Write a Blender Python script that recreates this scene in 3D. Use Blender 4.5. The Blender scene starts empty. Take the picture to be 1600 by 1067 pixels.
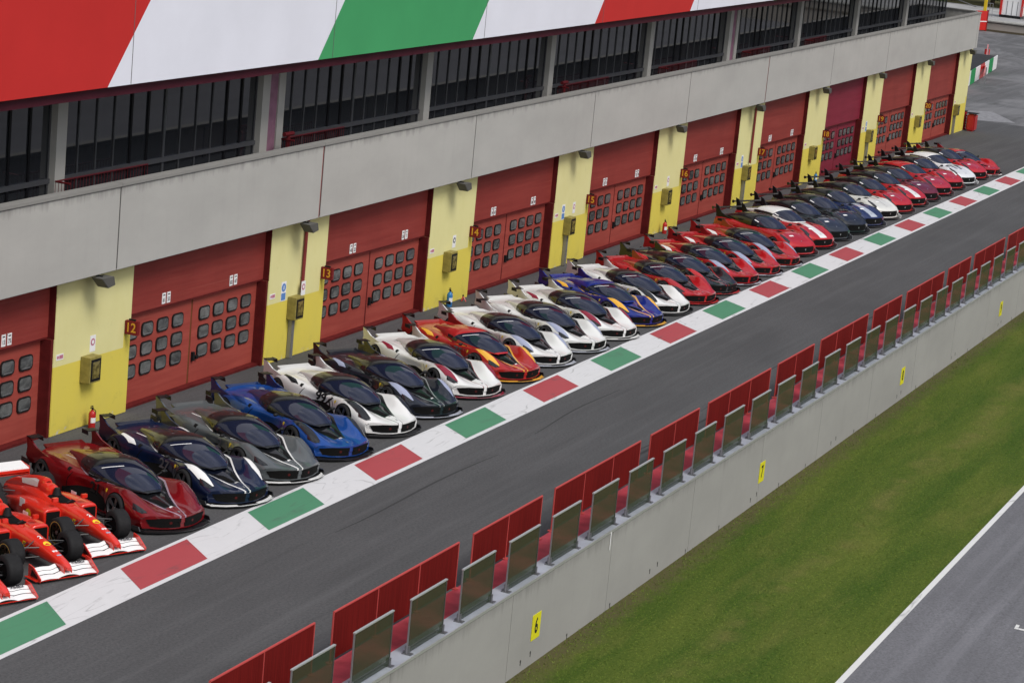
import bpy, bmesh, math, random
import numpy as np
from math import sin, cos, pi, radians, sqrt
from mathutils import Vector, Matrix
from mathutils.bvhtree import BVHTree
random.seed(7); np.random.seed(7)
scene = bpy.context.scene
col = scene.collection
ORD = ['first','second','third','fourth','fifth','sixth','seventh','eighth','ninth','tenth','eleventh','twelfth','thirteenth','fourteenth','fifteenth','sixteenth','seventeenth','eighteenth','nineteenth','twentieth','twenty-first','twenty-second','twenty-third','twenty-fourth','twenty-fifth','twenty-sixth','twenty-seventh','twenty-eighth','twenty-ninth','thirtieth']

# ------------------------------------------------------------------ materials
def newmat(name):
    m = bpy.data.materials.new(name); m.use_nodes = True
    nt = m.node_tree; return m, nt, nt.nodes['Principled BSDF']
def setp(b, **k):
    for n, v in k.items():
        n = n.replace('_', ' ')
        if n in b.inputs: b.inputs[n].default_value = v
def rgb(c): return (c[0], c[1], c[2], 1.0)
def N(nt, t, **k):
    n = nt.nodes.new(t)
    for a, v in k.items(): setattr(n, a, v)
    return n
def mixc(nt, fac, a, b, blend='MIX'):
    n = N(nt, 'ShaderNodeMix', data_type='RGBA', blend_type=blend)
    for s, v in ((n.inputs[0], fac), (n.inputs[6], a), (n.inputs[7], b)):
        if isinstance(v, (int, float)): s.default_value = v
        elif isinstance(v, tuple): s.default_value = rgb(v)
        else: nt.links.new(v, s)
    return n.outputs[2]
def mth(nt, op, a, b=None, c=None):
    n = N(nt, 'ShaderNodeMath', operation=op)
    for i, v in enumerate((a, b, c)):
        if v is None: continue
        if isinstance(v, (int, float)): n.inputs[i].default_value = v
        else: nt.links.new(v, n.inputs[i])
    return n.outputs[0]
def coords(nt, scale=(1,1,1), kind='Object', rot=(0,0,0)):
    tc = N(nt, 'ShaderNodeTexCoord'); mp = N(nt, 'ShaderNodeMapping')
    mp.inputs['Scale'].default_value = scale; mp.inputs['Rotation'].default_value = rot
    nt.links.new(tc.outputs[kind], mp.inputs['Vector']); return mp.outputs['Vector']
def noise(nt, vec, scale, detail=4, rough=.55, dist=0):
    n = N(nt, 'ShaderNodeTexNoise'); nt.links.new(vec, n.inputs['Vector'])
    n.inputs['Scale'].default_value = scale; n.inputs['Detail'].default_value = detail
    n.inputs['Roughness'].default_value = rough; n.inputs['Distortion'].default_value = dist
    return n.outputs['Fac']
def ramp(nt, fac, lo, hi, a=0.0, b=1.0):
    n = N(nt, 'ShaderNodeMapRange'); n.clamp = True
    nt.links.new(fac, n.inputs[0]); n.inputs[1].default_value = lo; n.inputs[2].default_value = hi
    n.inputs[3].default_value = a; n.inputs[4].default_value = b; return n.outputs[0]
def bump(nt, b, h, strength=.3, dist=.02):
    n = N(nt, 'ShaderNodeBump'); n.inputs['Strength'].default_value = strength; n.inputs['Distance'].default_value = dist
    nt.links.new(h, n.inputs['Height']); nt.links.new(n.outputs[0], b.inputs['Normal'])
def simple(name, c, rough=.5, metal=0, var=0.0, vs=3.0, **k):
    m, nt, b = newmat(name); k.setdefault('Specular_IOR_Level', .16 if rough >= .35 and not metal else .5)
    setp(b, Base_Color=rgb(c), Roughness=rough, Metallic=metal, **k)
    if var:
        f = noise(nt, coords(nt), vs, 5)
        cc = mixc(nt, ramp(nt, f, .35, .7), tuple(x*(1-var) for x in c), tuple(min(1, x*(1+var)) for x in c))
        nt.links.new(cc, b.inputs['Base Color'])
    return m

def asphalt_mat(name, base, streak=.25, lightpatch=0, redark=0):
    m, nt, b = newmat(name); v = coords(nt)
    grain = noise(nt, v, 9, 3, .7)
    fine = noise(nt, v, 15, 3, .85)
    big = noise(nt, coords(nt, (.05, .12, 1)), 3, 5, .6, .6)
    st = noise(nt, coords(nt, (.035, 1.1, 1)), 2.2, 6, .65, .4)
    c = mixc(nt, ramp(nt, fine, .3, .72), tuple(x*.58 for x in base), tuple(x*1.5 for x in base))
    c = mixc(nt, ramp(nt, grain, .35, .7, 0, .5), c, tuple(x*1.25 for x in base))
    c = mixc(nt, ramp(nt, big, .35, .7, 0, .55), c, tuple(x*.72 for x in base))
    c = mixc(nt, ramp(nt, st, .5, .68, 0, streak), c, tuple(x*2.0 for x in base))
    c = mixc(nt, ramp(nt, st, .30, .44, streak, 0), c, tuple(x*.35 for x in base))
    sp = noise(nt, coords(nt, (1,1,1)), 1.3, 8, .75)
    c = mixc(nt, ramp(nt, sp, .66, .74, 0, .6), c, tuple(x*.4 for x in base))
    if lightpatch:
        lp = noise(nt, coords(nt, (.05, .09, 1)), 2.0, 6, .6, 1.0)
        c = mixc(nt, ramp(nt, lp, .48, .6, 0, lightpatch), c, tuple(x*2.1 for x in base))
    nt.links.new(c, b.inputs['Base Color']); setp(b, Roughness=.85, Specular_IOR_Level=.22)
    bump(nt, b, fine, .35, .01)
    return m
def paintline_mat(name, base, wear=.5):
    m, nt, b = newmat(name); v = coords(nt)
    f = noise(nt, coords(nt, (.9, .9, 1)), 3.2, 7, .65)
    c = mixc(nt, ramp(nt, f, .4, .75, 0, .12), base, tuple(x*.6 for x in base))
    g = noise(nt, v, 22, 4, .7)
    c = mixc(nt, ramp(nt, g, .60, .78, 0, wear), c, tuple(x*.35+.03 for x in base))
    # rubbed tyre marks: long thin curves running along the lane
    w = N(nt, 'ShaderNodeTexNoise'); nt.links.new(coords(nt, (.16, 1.0, 1), rot=(0,0,.05)), w.inputs['Vector'])
    w.inputs['Scale'].default_value = 1.6; w.inputs['Detail'].default_value = 1.5; w.inputs['Distortion'].default_value = .5
    band = mth(nt, 'ABSOLUTE', mth(nt, 'SUBTRACT', w.outputs['Fac'], .5))
    band2 = mth(nt, 'ABSOLUTE', mth(nt, 'SUBTRACT', w.outputs['Fac'], .62))
    brk = ramp(nt, noise(nt, coords(nt, (.6,.6,1)), 2.0, 5, .7), .42, .62)
    k = mth(nt, 'MULTIPLY', ramp(nt, band, .0, .014, .5, 0), brk)
    k2 = mth(nt, 'MULTIPLY', ramp(nt, band2, .0, .010, .35, 0), brk)
    c = mixc(nt, k, c, (.06, .06, .06)); c = mixc(nt, k2, c, (.06, .06, .06))
    nt.links.new(c, b.inputs['Base Color']); setp(b, Roughness=.6)
    return m
def concrete_mat(name, base, edge=True, ztop=6.5, slope=.013, stain=.5):
    m, nt, b = newmat(name); v = coords(nt)
    f = noise(nt, coords(nt, (.25, .25, .5)), 1.2, 6, .6)
    c = mixc(nt, ramp(nt, f, .3, .7), tuple(x*.90 for x in base), tuple(x*1.06 for x in base))
    dr = noise(nt, coords(nt, (1.5, 1.5, .10)), 2.0, 5, .65)
    c = mixc(nt, ramp(nt, dr, .52, .75, 0, .10), c, tuple(x*.6 for x in base))
    fg = noise(nt, v, 30, 3, .7); c = mixc(nt, ramp(nt, fg, .3, .8, 0, .2), c, tuple(x*.8 for x in base))
    dp = noise(nt, coords(nt, (3.2, 3.2, .12)), 2.2, 4, .7); c = mixc(nt, ramp(nt, dp, .64, .74, 0, .12), c, tuple(x*.5 for x in base))
    ch = noise(nt, coords(nt, (1, 1, 1.6)), 2.6, 7, .75); c = mixc(nt, ramp(nt, ch, .74, .78, 0, .2), c, tuple(min(1, x*1.35) for x in base))
    if edge:
        sx = N(nt, 'ShaderNodeSeparateXYZ'); tc = N(nt, 'ShaderNodeTexCoord'); nt.links.new(tc.outputs['Object'], sx.inputs[0])
        zt = mth(nt, 'SUBTRACT', mth(nt, 'ADD', mth(nt, 'MULTIPLY', sx.outputs[0], slope), ztop), sx.outputs[2])
        reach = ramp(nt, noise(nt, coords(nt, (1.2, 1.2, .05)), 2.5, 6, .8), .3, .85, .0, .55)
        k = ramp(nt, mth(nt, 'SUBTRACT', zt, reach), -.25, .06, stain, 0)
        c = mixc(nt, k, c, (.055, .054, .05))
    nt.links.new(c, b.inputs['Base Color']); setp(b, Roughness=.85)
    bump(nt, b, fg, .12, .01)
    return m
def door_mat(name, base, slat=0, zs=0.12):
    m, nt, b = newmat(name)
    f = noise(nt, coords(nt, (.15, 1, 2.5)), 2.2, 6, .65, .3)
    c = mixc(nt, ramp(nt, f, .3, .75), tuple(x*.84 for x in base), (base[0]*1.12, base[1]*1.35, base[2]*1.3))
    d = noise(nt, coords(nt, (1.0, 1, .35)), 1.0, 5, .6)
    c = mixc(nt, ramp(nt, d, .45, .8, 0, .35), c, tuple(x*.62 for x in base))
    ln = noise(nt, coords(nt, (.12, 1, 16)), 1.6, 3, .5)
    c = mixc(nt, ramp(nt, ln, .64, .76, 0, .22), c, (base[0]*1.5, base[1]*3.6, base[2]*3.2))
    nt.links.new(c, b.inputs['Base Color']); setp(b, Roughness=.5, Specular_IOR_Level=.22)
    sx = N(nt, 'ShaderNodeSeparateXYZ'); tc = N(nt, 'ShaderNodeTexCoord'); nt.links.new(tc.outputs['Object'], sx.inputs[0])
    saw = mth(nt, 'PINGPONG', sx.outputs[2], zs/2); bump(nt, b, saw, .6 if slat else .25, .03)
    return m
def pillar_mat():
    m, nt, b = newmat('yellow_wall_paint')
    sx = N(nt, 'ShaderNodeSeparateXYZ'); tc = N(nt, 'ShaderNodeTexCoord'); nt.links.new(tc.outputs['Object'], sx.inputs[0])
    up, lo = (.66, .62, .30), (.64, .53, .085)
    side = mth(nt, 'GREATER_THAN', mth(nt, 'MODULO', mth(nt, 'ADD', sx.outputs[0], 11.16), 11.16), 3.28)
    lowz = mth(nt, 'LESS_THAN', sx.outputs[2], 1.855)
    lowz2 = mth(nt, 'LESS_THAN', sx.outputs[2], 2.25)
    k = mth(nt, 'MAXIMUM', lowz, mth(nt, 'MULTIPLY', side, lowz2))
    c = mixc(nt, k, up, lo)
    f = noise(nt, coords(nt, (1, 1, .7)), 1.3, 6, .65)
    c = mixc(nt, ramp(nt, f, .42, .75, 0, .18), c, (.50, .44, .13))
    # grime and flaked plaster near the ground
    g = noise(nt, coords(nt), 4.5, 6, .7)
    near = ramp(nt, sx.outputs[2], 0, .5, .16, -.08)
    c = mixc(nt, ramp(nt, mth(nt, 'ADD', g, near), .70, .74, 0, .8), c, (.52, .5, .45))
    g2 = noise(nt, coords(nt), 2.1, 6, .7); near2 = ramp(nt, sx.outputs[2], 0, 1.0, .12, 0)
    c = mixc(nt, ramp(nt, mth(nt, 'ADD', g2, near2), .60, .90, 0, .4), c, (.2, .18, .08))
    nt.links.new(c, b.inputs['Base Color']); setp(b, Roughness=.7, Specular_IOR_Level=.25); return m
def glass_mat(name, c, rough=.06, spec=.5):
    m, nt, b = newmat(name); setp(b, Base_Color=rgb(c), Roughness=rough, Specular_IOR_Level=spec, IOR=1.5); return m
def car_glass(name, c):
    m, nt, b = newmat(name); setp(b, Base_Color=rgb(c), Roughness=.03, IOR=1.6); return m

PAINTS = {}
def paint(name, base, centre, stripe, sw=.022, metal=.25, rough=.35, accent_roof=None):
    m, nt, b = newmat('paint_'+name)
    a1 = N(nt, 'ShaderNodeAttribute'); a1.attribute_name = 'vl'
    a2 = N(nt, 'ShaderNodeAttribute'); a2.attribute_name = 'ctr'
    c = mixc(nt, mth(nt, 'LESS_THAN', a2.outputs['Fac'], 0.0), base, centre)
    if stripe: c = mixc(nt, mth(nt, 'LESS_THAN', mth(nt, 'ABSOLUTE', a1.outputs['Fac']), sw), c, stripe)
    nt.links.new(c, b.inputs['Base Color'])
    setp(b, Metallic=metal*.4, Roughness=rough, Specular_IOR_Level=.12, Coat_Weight=.85, Coat_Roughness=.025); return m

M = {}
M['black'] = simple('black_plastic', (.012, .012, .013), .38)
M['carbon'] = simple('carbon_fibre', (.012, .012, .014), .3, Coat_Weight=.5)
M['well'] = simple('wheel_well_black', (.004, .004, .004), .9)
M['tyre'] = simple('tyre_rubber', (.016, .016, .017), .75, var=.2, vs=6)
M['rim'] = simple('dark_alloy', (.22, .22, .23), .32, .7)
M['rimg'] = simple('gold_black_alloy', (.05, .045, .03), .35, .7)
M['glassw'] = car_glass('windscreen_glass', (.010, .013, .030))
M['glasss'] = car_glass('side_glass', (.010, .011, .013))
M['white'] = simple('white_paint', (.74, .74, .74), .4)
M['grey'] = simple('grey_metal', (.28, .28, .29), .45, .6)
M['silver'] = simple('silver_metal', (.5, .5, .5), .35, .9)
M['yellow'] = simple('yellow_enamel', (.75, .55, .03), .4)
M['orange'] = simple('orange_paint', (.75, .30, .02), .45)
M['red'] = simple('red_paint', (.50, .022, .018), .4, Coat_Weight=.4)
M['green'] = simple('green_paint', (.02, .25, .08), .5)
M['blue'] = simple('blue_paint', (.03, .15, .45), .45)

# ------------------------------------------------------------------ mesh building
class MB:
    def __init__(s): s.v = []; s.f = []; s.m = []
    def add(s, vs, fs, mi=0):
        o = len(s.v); s.v += [tuple(p) for p in vs]; s.f += [tuple(i+o for i in f) for f in fs]; s.m += [mi]*len(fs); return s
    def box(s, x0, x1, y0, y1, z0, z1, mi=0, sl=0.0):
        z = lambda x, zz: zz+sl*x
        vs = [(x0,y0,z(x0,z0)),(x1,y0,z(x1,z0)),(x1,y1,z(x1,z0)),(x0,y1,z(x0,z0)),(x0,y0,z(x0,z1)),(x1,y0,z(x1,z1)),(x1,y1,z(x1,z1)),(x0,y1,z(x0,z1))]
        return s.add(vs, [(3,2,1,0),(4,5,6,7),(0,1,5,4),(1,2,6,5),(2,3,7,6),(3,0,4,7)], mi)
    def prism(s, pts, a, b, axis='z', mi=0):
        n = len(pts)
        def P(p, t):
            return (p[0], p[1], t) if axis == 'z' else ((p[0], t, p[1]) if axis == 'y' else (t, p[0], p[1]))
        vs = [P(p, a) for p in pts]+[P(p, b) for p in pts]
        fs = [tuple(range(n))[::-1], tuple(range(n, 2*n))]+[(i, (i+1) % n, n+(i+1) % n, n+i) for i in range(n)]
        return s.add(vs, fs, mi)
    def cyl(s, c, r, h, axis='z', n=20, mi=0, r2=None):
        r2 = r if r2 is None else r2; vs = []
        for rr, t in ((r, 0), (r2, h)):
            for i in range(n):
                a = 2*pi*i/n; u, w = rr*cos(a), rr*sin(a)
                vs.append({'z': (c[0]+u, c[1]+w, c[2]+t), 'y': (c[0]+u, c[1]+t, c[2]+w), 'x': (c[0]+t, c[1]+u, c[2]+w)}[axis])
        fs = [tuple(range(n))[::-1], tuple(range(n, 2*n))]+[(i, (i+1) % n, n+(i+1) % n, n+i) for i in range(n)]
        return s.add(vs, fs, mi)
    def tube(s, path, r, n=8, mi=0):
        path = [Vector(p) for p in path]; vs = []; m = len(path)
        for k, p in enumerate(path):
            d = (path[min(k+1, m-1)]-path[max(k-1, 0)]).normalized()
            u = d.cross(Vector((0, 0, 1)) if abs(d.z) < .9 else Vector((1, 0, 0))).normalized(); w = d.cross(u)
            rr = r[k] if isinstance(r, (list, tuple)) else r
            for i in range(n):
                a = 2*pi*i/n; vs.append(p+u*rr*cos(a)+w*rr*sin(a))
        fs = [tuple(range(n))[::-1], tuple(range((m-1)*n, m*n))]
        for k in range(m-1):
            for i in range(n): fs.append((k*n+i, k*n+(i+1) % n, (k+1)*n+(i+1) % n, (k+1)*n+i))
        return s.add(vs, fs, mi)
    def grid(s, rows, closed=False, mi=0, flip=False):
        R = len(rows); n = len(rows[0]); vs = [p for r in rows for p in r]; fs = []
        for k in range(R-1):
            for i in range(n if closed else n-1):
                j = (i+1) % n; q = (k*n+i, k*n+j, (k+1)*n+j, (k+1)*n+i); fs.append(q[::-1] if flip else q)
        return s.add(vs, fs, mi)
    def mesh(s, name, mats, smooth=False, angle=35):
        me = bpy.data.meshes.new(name); me.from_pydata(s.v, [], s.f)
        for m in mats: me.materials.append(m)
        me.polygons.foreach_set('material_index', s.m)
        bm = bmesh.new(); bm.from_mesh(me); bmesh.ops.recalc_face_normals(bm, faces=bm.faces); bm.to_mesh(me); bm.free()
        if smooth:
            me.polygons.foreach_set('use_smooth', [True]*len(me.polygons)); me.set_sharp_from_angle(angle=radians(angle))
        me.update(); return me
    def build(s, name, mats, parent=None, smooth=False, angle=35, bevel=0):
        if not isinstance(mats, (list, tuple)): mats = [mats]
        me = s.mesh(name, mats, smooth, angle)
        if bevel:
            bm = bmesh.new(); bm.from_mesh(me)
            es = [e for e in bm.edges if len(e.link_faces) == 2 and e.calc_face_angle() > radians(40)]
            bmesh.ops.bevel(bm, geom=es, offset=bevel, segments=2, affect='EDGES', clamp_overlap=True); bm.to_mesh(me); bm.free()
        return link(name, me, parent)
def link(name, me, parent=None):
    o = bpy.data.objects.new(name, me); col.objects.link(o)
    if parent: o.parent = parent
    return o
def tag(o, label=None, cat=None, group=None, kind=None):
    if label: o['label'] = label
    if cat: o['category'] = cat
    if group: o['group'] = group
    if kind: o['kind'] = kind
    return o
def thing(name, label, cat, loc=(0,0,0), rz=0, group=None):
    o = bpy.data.objects.new(name, None); col.objects.link(o); o.location = loc; o.rotation_euler = (0, 0, rz)
    return tag(o, label, cat, group)
def copy_tree(o, parent=None):
    c = o.copy(); col.objects.link(c)
    if parent: c.parent = parent
    for ch in list(o.children): copy_tree(ch, c)
    return c
_font = {}
def text_geo(txt, size, bold=0.0, shear=0.0, sx=1.0):
    cu = bpy.data.curves.new('t', 'FONT'); cu.body = txt; cu.size = size; cu.align_x = 'CENTER'; cu.align_y = 'CENTER'
    cu.offset = bold; cu.shear = shear; cu.resolution_u = 3
    o = bpy.data.objects.new('t', cu); col.objects.link(o)
    dg = bpy.context.evaluated_depsgraph_get(); me = bpy.data.meshes.new_from_object(o.evaluated_get(dg))
    vs = [(v.co.x*sx, v.co.y) for v in me.vertices]; fs = [tuple(p.vertices) for p in me.polygons]
    bpy.data.objects.remove(o); bpy.data.meshes.remove(me); bpy.data.curves.remove(cu); return vs, fs
def text_on(mb, txt, size, org, ux, uy, mi=0, bold=.0, sx=1.0, shear=0):
    vs, fs = text_geo(txt, size, bold, shear, sx); org = Vector(org); ux = Vector(ux); uy = Vector(uy)
    return mb.add([org+ux*a+uy*b for a, b in vs], fs, mi)
def crom(P, k):  # catmull-rom through list of tuples, k subdivisions
    P = [np.array(p, float) for p in P]; out = []
    for i in range(len(P)-1):
        p0 = P[max(i-1, 0)]; p1 = P[i]; p2 = P[i+1]; p3 = P[min(i+2, len(P)-1)]
        for j in range(k):
            t = j/k; out.append(.5*((2*p1)+(-p0+p2)*t+(2*p0-5*p1+4*p2-p3)*t*t+(-p0+3*p1-3*p2+p3)*t**3))
    out.append(P[-1]); return out

# ------------------------------------------------------------------ camera, light, world
cd = bpy.data.cameras.new('camera'); cam = bpy.data.objects.new('camera', cd); col.objects.link(cam)
R = ((0.4002946, 0.1573548, -0.9027755), (-0.9115699, 0.1692470, -0.3746941), (0.0938321, 0.9729311, 0.2111886))
cam.matrix_world = Matrix(((R[0][0], R[0][1], R[0][2], -49.8104), (R[1][0], R[1][1], R[1][2], -33.3434), (R[2][0], R[2][1], R[2][2], 16.4144), (0, 0, 0, 1)))
cd.sensor_width = 36; cd.lens = 3673.187/1600*36; cd.clip_end = 2000; cd.clip_start = .5
scene.camera = cam
SUN_EL, SUN_AZ = radians(52), radians(200)   # azimuth clockwise from +Y
w = bpy.data.worlds.new('World'); scene.world = w; w.use_nodes = True; nt = w.node_tree
bg = nt.nodes['Background']; sky = N(nt, 'ShaderNodeTexSky'); sky.sky_type = 'NISHITA'; sky.sun_disc = False
sky.sun_elevation = SUN_EL; sky.sun_rotation = SUN_AZ; sky.air_density = 1.0; sky.dust_density = 4.0
tc = N(nt, 'ShaderNodeTexCoord'); mp = N(nt, 'ShaderNodeMapping'); mp.inputs['Scale'].default_value = (1, 1, 2.6)
nt.links.new(tc.outputs['Generated'], mp.inputs['Vector'])
cl = noise(nt, mp.outputs['Vector'], 2.6, 7, .58, .4)
hs = N(nt, 'ShaderNodeHueSaturation'); hs.inputs['Saturation'].default_value = .55; nt.links.new(sky.outputs[0], hs.inputs['Color'])
cloud = mixc(nt, ramp(nt, noise(nt, mp.outputs['Vector'], 4.5, 6, .6), .3, .7), (3.2, 3.5, 4.2), (9.5, 9.5, 9.7))
skyc = mixc(nt, ramp(nt, cl, .36, .62, .1, .95), hs.outputs[0], cloud)
sxw = N(nt, 'ShaderNodeSeparateXYZ'); nt.links.new(tc.outputs['Generated'], sxw.inputs[0])
dk = ramp(nt, mth(nt, 'SUBTRACT', sxw.outputs[0], mth(nt, 'MULTIPLY', sxw.outputs[2], .75)), -.35, .45)
skyc = mixc(nt, dk, skyc, (.19, .24, .40), 'MULTIPLY')
nt.links.new(skyc, bg.inputs['Color']); bg.inputs['Strength'].default_value = .115
sd = bpy.data.lights.new('sun', 'SUN'); sd.energy = 1.5; sd.angle = radians(24); sd.color = (1, .96, .9)
so = bpy.data.objects.new('sun', sd); col.objects.link(so)
d = Vector((sin(SUN_AZ)*cos(SUN_EL), cos(SUN_AZ)*cos(SUN_EL), sin(SUN_EL))); so.rotation_euler = d.to_track_quat('Z', 'Y').to_euler()
scene.view_settings.view_transform = 'Standard'; scene.view_settings.look = 'None'; scene.view_settings.exposure = .45; scene.view_settings.gamma = 1

P = 11.16; SL = .013
def zl(x): return SL*x
# ------------------------------------------------------------------ ground
asph = asphalt_mat('pit_lane_asphalt', (.070, .070, .072), .20)
asph_far = asphalt_mat('paddock_asphalt', (.095, .095, .098), .35, .5)
track = asphalt_mat('race_track_asphalt', (.125, .125, .135), .22)
def grassmat():
    m, nt, b = newmat('mown_grass')
    f = noise(nt, coords(nt, (.07, .55, 1)), 1.5, 6, .6, .3); g = noise(nt, coords(nt), 20, 4, .75); h = noise(nt, coords(nt, (.3, 1.2, 1)), .7, 4, .6)
    c = mixc(nt, ramp(nt, f, .35, .68), (.040, .074, .009), (.088, .112, .018))
    c = mixc(nt, ramp(nt, h, .52, .72, 0, .55), c, (.125, .125, .030))
    sy = N(nt, 'ShaderNodeSeparateXYZ'); tcc = N(nt, 'ShaderNodeTexCoord'); nt.links.new(tcc.outputs['Object'], sy.inputs[0])
    wv = mth(nt, 'ABSOLUTE', mth(nt, 'SUBTRACT', mth(nt, 'ADD', sy.outputs[1], mth(nt, 'MULTIPLY', noise(nt, coords(nt, (.08,.08,1)), 1.5, 3, .5), 2.0)), -17.4))
    c = mixc(nt, mth(nt, 'MULTIPLY', ramp(nt, wv, 0, .55, .65, 0), ramp(nt, noise(nt, coords(nt), .8, 5, .6), .38, .62)), c, (.15, .13, .042))
    c = mixc(nt, ramp(nt, g, .35, .70, 0, .5), c, (.035, .062, .008))
    gg = noise(nt, coords(nt, (1.0, 1.6, 1)), 9, 5, .85); c = mixc(nt, ramp(nt, gg, .52, .66, 0, .5), c, (.15, .17, .035)); c = mixc(nt, ramp(nt, gg, .34, .46, .5, 0), c, (.025, .045, .008))
    sx = N(nt, 'ShaderNodeSeparateXYZ'); tc = N(nt, 'ShaderNodeTexCoord'); nt.links.new(tc.outputs['Object'], sx.inputs[0])
    e = noise(nt, coords(nt), 1.6, 5, .7)
    k = mth(nt, 'ADD', sx.outputs[1], mth(nt, 'MULTIPLY', e, 1.2))
    c = mixc(nt, ramp(nt, k, -15.35, -14.7, 0, .8), c, (.085, .07, .035))
    nt.links.new(c, b.inputs['Base Color']); setp(b, Roughness=.9, Specular_IOR_Level=.1); bump(nt, b, g, .25, .02); return m
gm = grassmat()
tag(MB().add([(-400,-400,-1.76),(700,-400,-1.76),(700,400,-1.76),(-400,400,-1.76)], [(0,1,2,3)]).build('ground', gm), kind='structure')
# grass blades
def blades():
    n = 90000
    x = np.random.uniform(-14, 62, n); y = np.random.uniform(-21.27, -15.17, n)
    keep = np.random.rand(n) < np.clip(1.25-(x+14)/110, .2, 1); x = x[keep]; y = y[keep]; n = len(x)
    a = np.random.uniform(0, 2*pi, n); h = np.random.uniform(.010, .026, n); wd = np.random.uniform(.008, .018, n)
    near = (y > -15.6); h[near] *= 1.5
    lx = np.random.normal(0, .02, n); ly = np.random.normal(0, .02, n)
    v = np.zeros((n, 3, 3)); v[:, 0] = np.stack([x-wd*np.cos(a), y-wd*np.sin(a), np.full(n, -1.76)], 1); v[:, 1] = np.stack([x+wd*np.cos(a), y+wd*np.sin(a), np.full(n, -1.76)], 1)
    v[:, 2] = np.stack([x+lx, y+ly, -1.76+h], 1)
    me = bpy.data.meshes.new('grass'); me.vertices.add(3*n); me.vertices.foreach_set('co', v.ravel())
    me.loops.add(3*n); me.loops.foreach_set('vertex_index', np.arange(3*n)); me.polygons.add(n)
    me.polygons.foreach_set('loop_start', np.arange(n)*3); me.polygons.foreach_set('loop_total', np.full(n, 3)); me.update(calc_edges=True)
    m, nt, b = newmat('grass_blades')
    f = noise(nt, coords(nt, (.07, .55, 1)), 1.5, 6, .6, .3); h2 = noise(nt, coords(nt, (.3, 1.2, 1)), .7, 4, .6); r = noise(nt, coords(nt), 14, 2, .5)
    c = mixc(nt, ramp(nt, f, .35, .68), (.070, .125, .015), (.145, .185, .032))
    c = mixc(nt, ramp(nt, h2, .52, .72, 0, .6), c, (.19, .19, .050))
    sy = N(nt, 'ShaderNodeSeparateXYZ'); tcc = N(nt, 'ShaderNodeTexCoord'); nt.links.new(tcc.outputs['Object'], sy.inputs[0])
    wv = mth(nt, 'ABSOLUTE', mth(nt, 'SUBTRACT', mth(nt, 'ADD', sy.outputs[1], mth(nt, 'MULTIPLY', noise(nt, coords(nt, (.08,.08,1)), 1.5, 3, .5), 2.0)), -17.4))
    c = mixc(nt, mth(nt, 'MULTIPLY', ramp(nt, wv, 0, .55, .65, 0), ramp(nt, noise(nt, coords(nt), .8, 5, .6), .38, .62)), c, (.22, .19, .065)); c = mixc(nt, ramp(nt, r, .58, .75, 0, .4), c, (.22, .23, .07))
    nt.links.new(c, b.inputs['Base Color']); setp(b, Roughness=.8, Specular_IOR_Level=.1)
    me.materials.append(m); tag(link('grass', me), kind='stuff')
blades()
wl = paintline_mat('white_line_paint', (.60, .60, .58), .5)
tag(MB().box(-120, 400, -62, -21.30, -1.9, -1.752).build('race_track', track), kind='structure')
tag(MB().add([(-120,-21.46,-1.748),(400,-21.46,-1.748),(400,-21.305,-1.748),(-120,-21.305,-1.748)], [(0,1,2,3)]).build('track_edge_line', wl), kind='structure')
g = MB(); g.add([(7.0,-24.0,-1.748),(7.38,-23.98,-1.748),(7.36,-24.07,-1.748),(7.12,-24.08,-1.748),(7.10,-26.4,-1.748),(6.99,-26.4,-1.748)], [(0,1,2,3),(0,3,4,5)])
tag(g.build('grid_marking', wl), kind='structure')
tag(MB().box(-120, 112, -13.99, 60, -2.2, 0).build('pit_lane', asph), kind='structure')
tag(MB().box(112, 208, -13.99, 90, -2.2, -.001).build('paddock_road', asph_far), kind='structure')
tag(MB().add([(117.8,2.8,.004),(119.3,1.3,.004),(113.4,-1.6,.004),(111.8,.9,.004)], [(0,1,2,3)]).build('paving_patch', simple('pale_concrete_patch', (.21,.21,.22), .8, var=.2)), kind='structure')
# painted band along the fast lane
yb1, yb2, sk = -7.25, -8.346, -.911
def by(x, y): return y-.001*x
wb = MB(); x0, x1 = -30, 112
wb.add([(x0,by(x0,yb1+.12),.004),(x1,by(x1,yb1+.12),.004),(x1,by(x1,yb2-.14),.004),(x0,by(x0,yb2-.14),.004)], [(0,3,2,1)])
tag(wb.build('white_painted_band', paintline_mat('band_white_paint', (.60, .60, .61), .35)), kind='structure')
for nm, c, par in (('red_painted_block', (.36, .050, .058), 0), ('green_painted_block', (.060, .215, .115), 1)):
    b = MB()
    for k in range(-4, 22):
        if k % 2 != par: continue
        X = -7.812+k*5.508
        b.add([(X,by(X,yb1),.008),(X+2.748,by(X,yb1),.008),(X+2.748+sk,by(X,yb2),.008),(X+sk,by(X,yb2),.008)], [(0,3,2,1)])
    tag(b.build(nm, paintline_mat(nm+'_paint', c, .3)), kind='structure')

tm = simple('rubber_mark', (.046, .046, .047), .85, Specular_IOR_Level=.1); q = MB(); random.seed(11)
for k in range(7):
    x = random.uniform(-5, 70); y = random.choice([-8.9, -9.6, -11.0, -11.9, -12.6])+random.uniform(-.2, .2); L = random.uniform(3, 11); a = random.uniform(-.05, .05); w_ = random.uniform(.02, .05)
    pts = [(x+L*j/8, y+a*L*j/8+.08*sin(j*.7+k)) for j in range(9)]
    q.grid([[(px_, py_-w_*(.3+.7*sin(pi*j/8)), .0035), (px_, py_+w_*(.3+.7*sin(pi*j/8)), .0035)] for j, (px_, py_) in enumerate(pts)])
tag(q.build('tyre_marks', tm), kind='structure')
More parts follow.
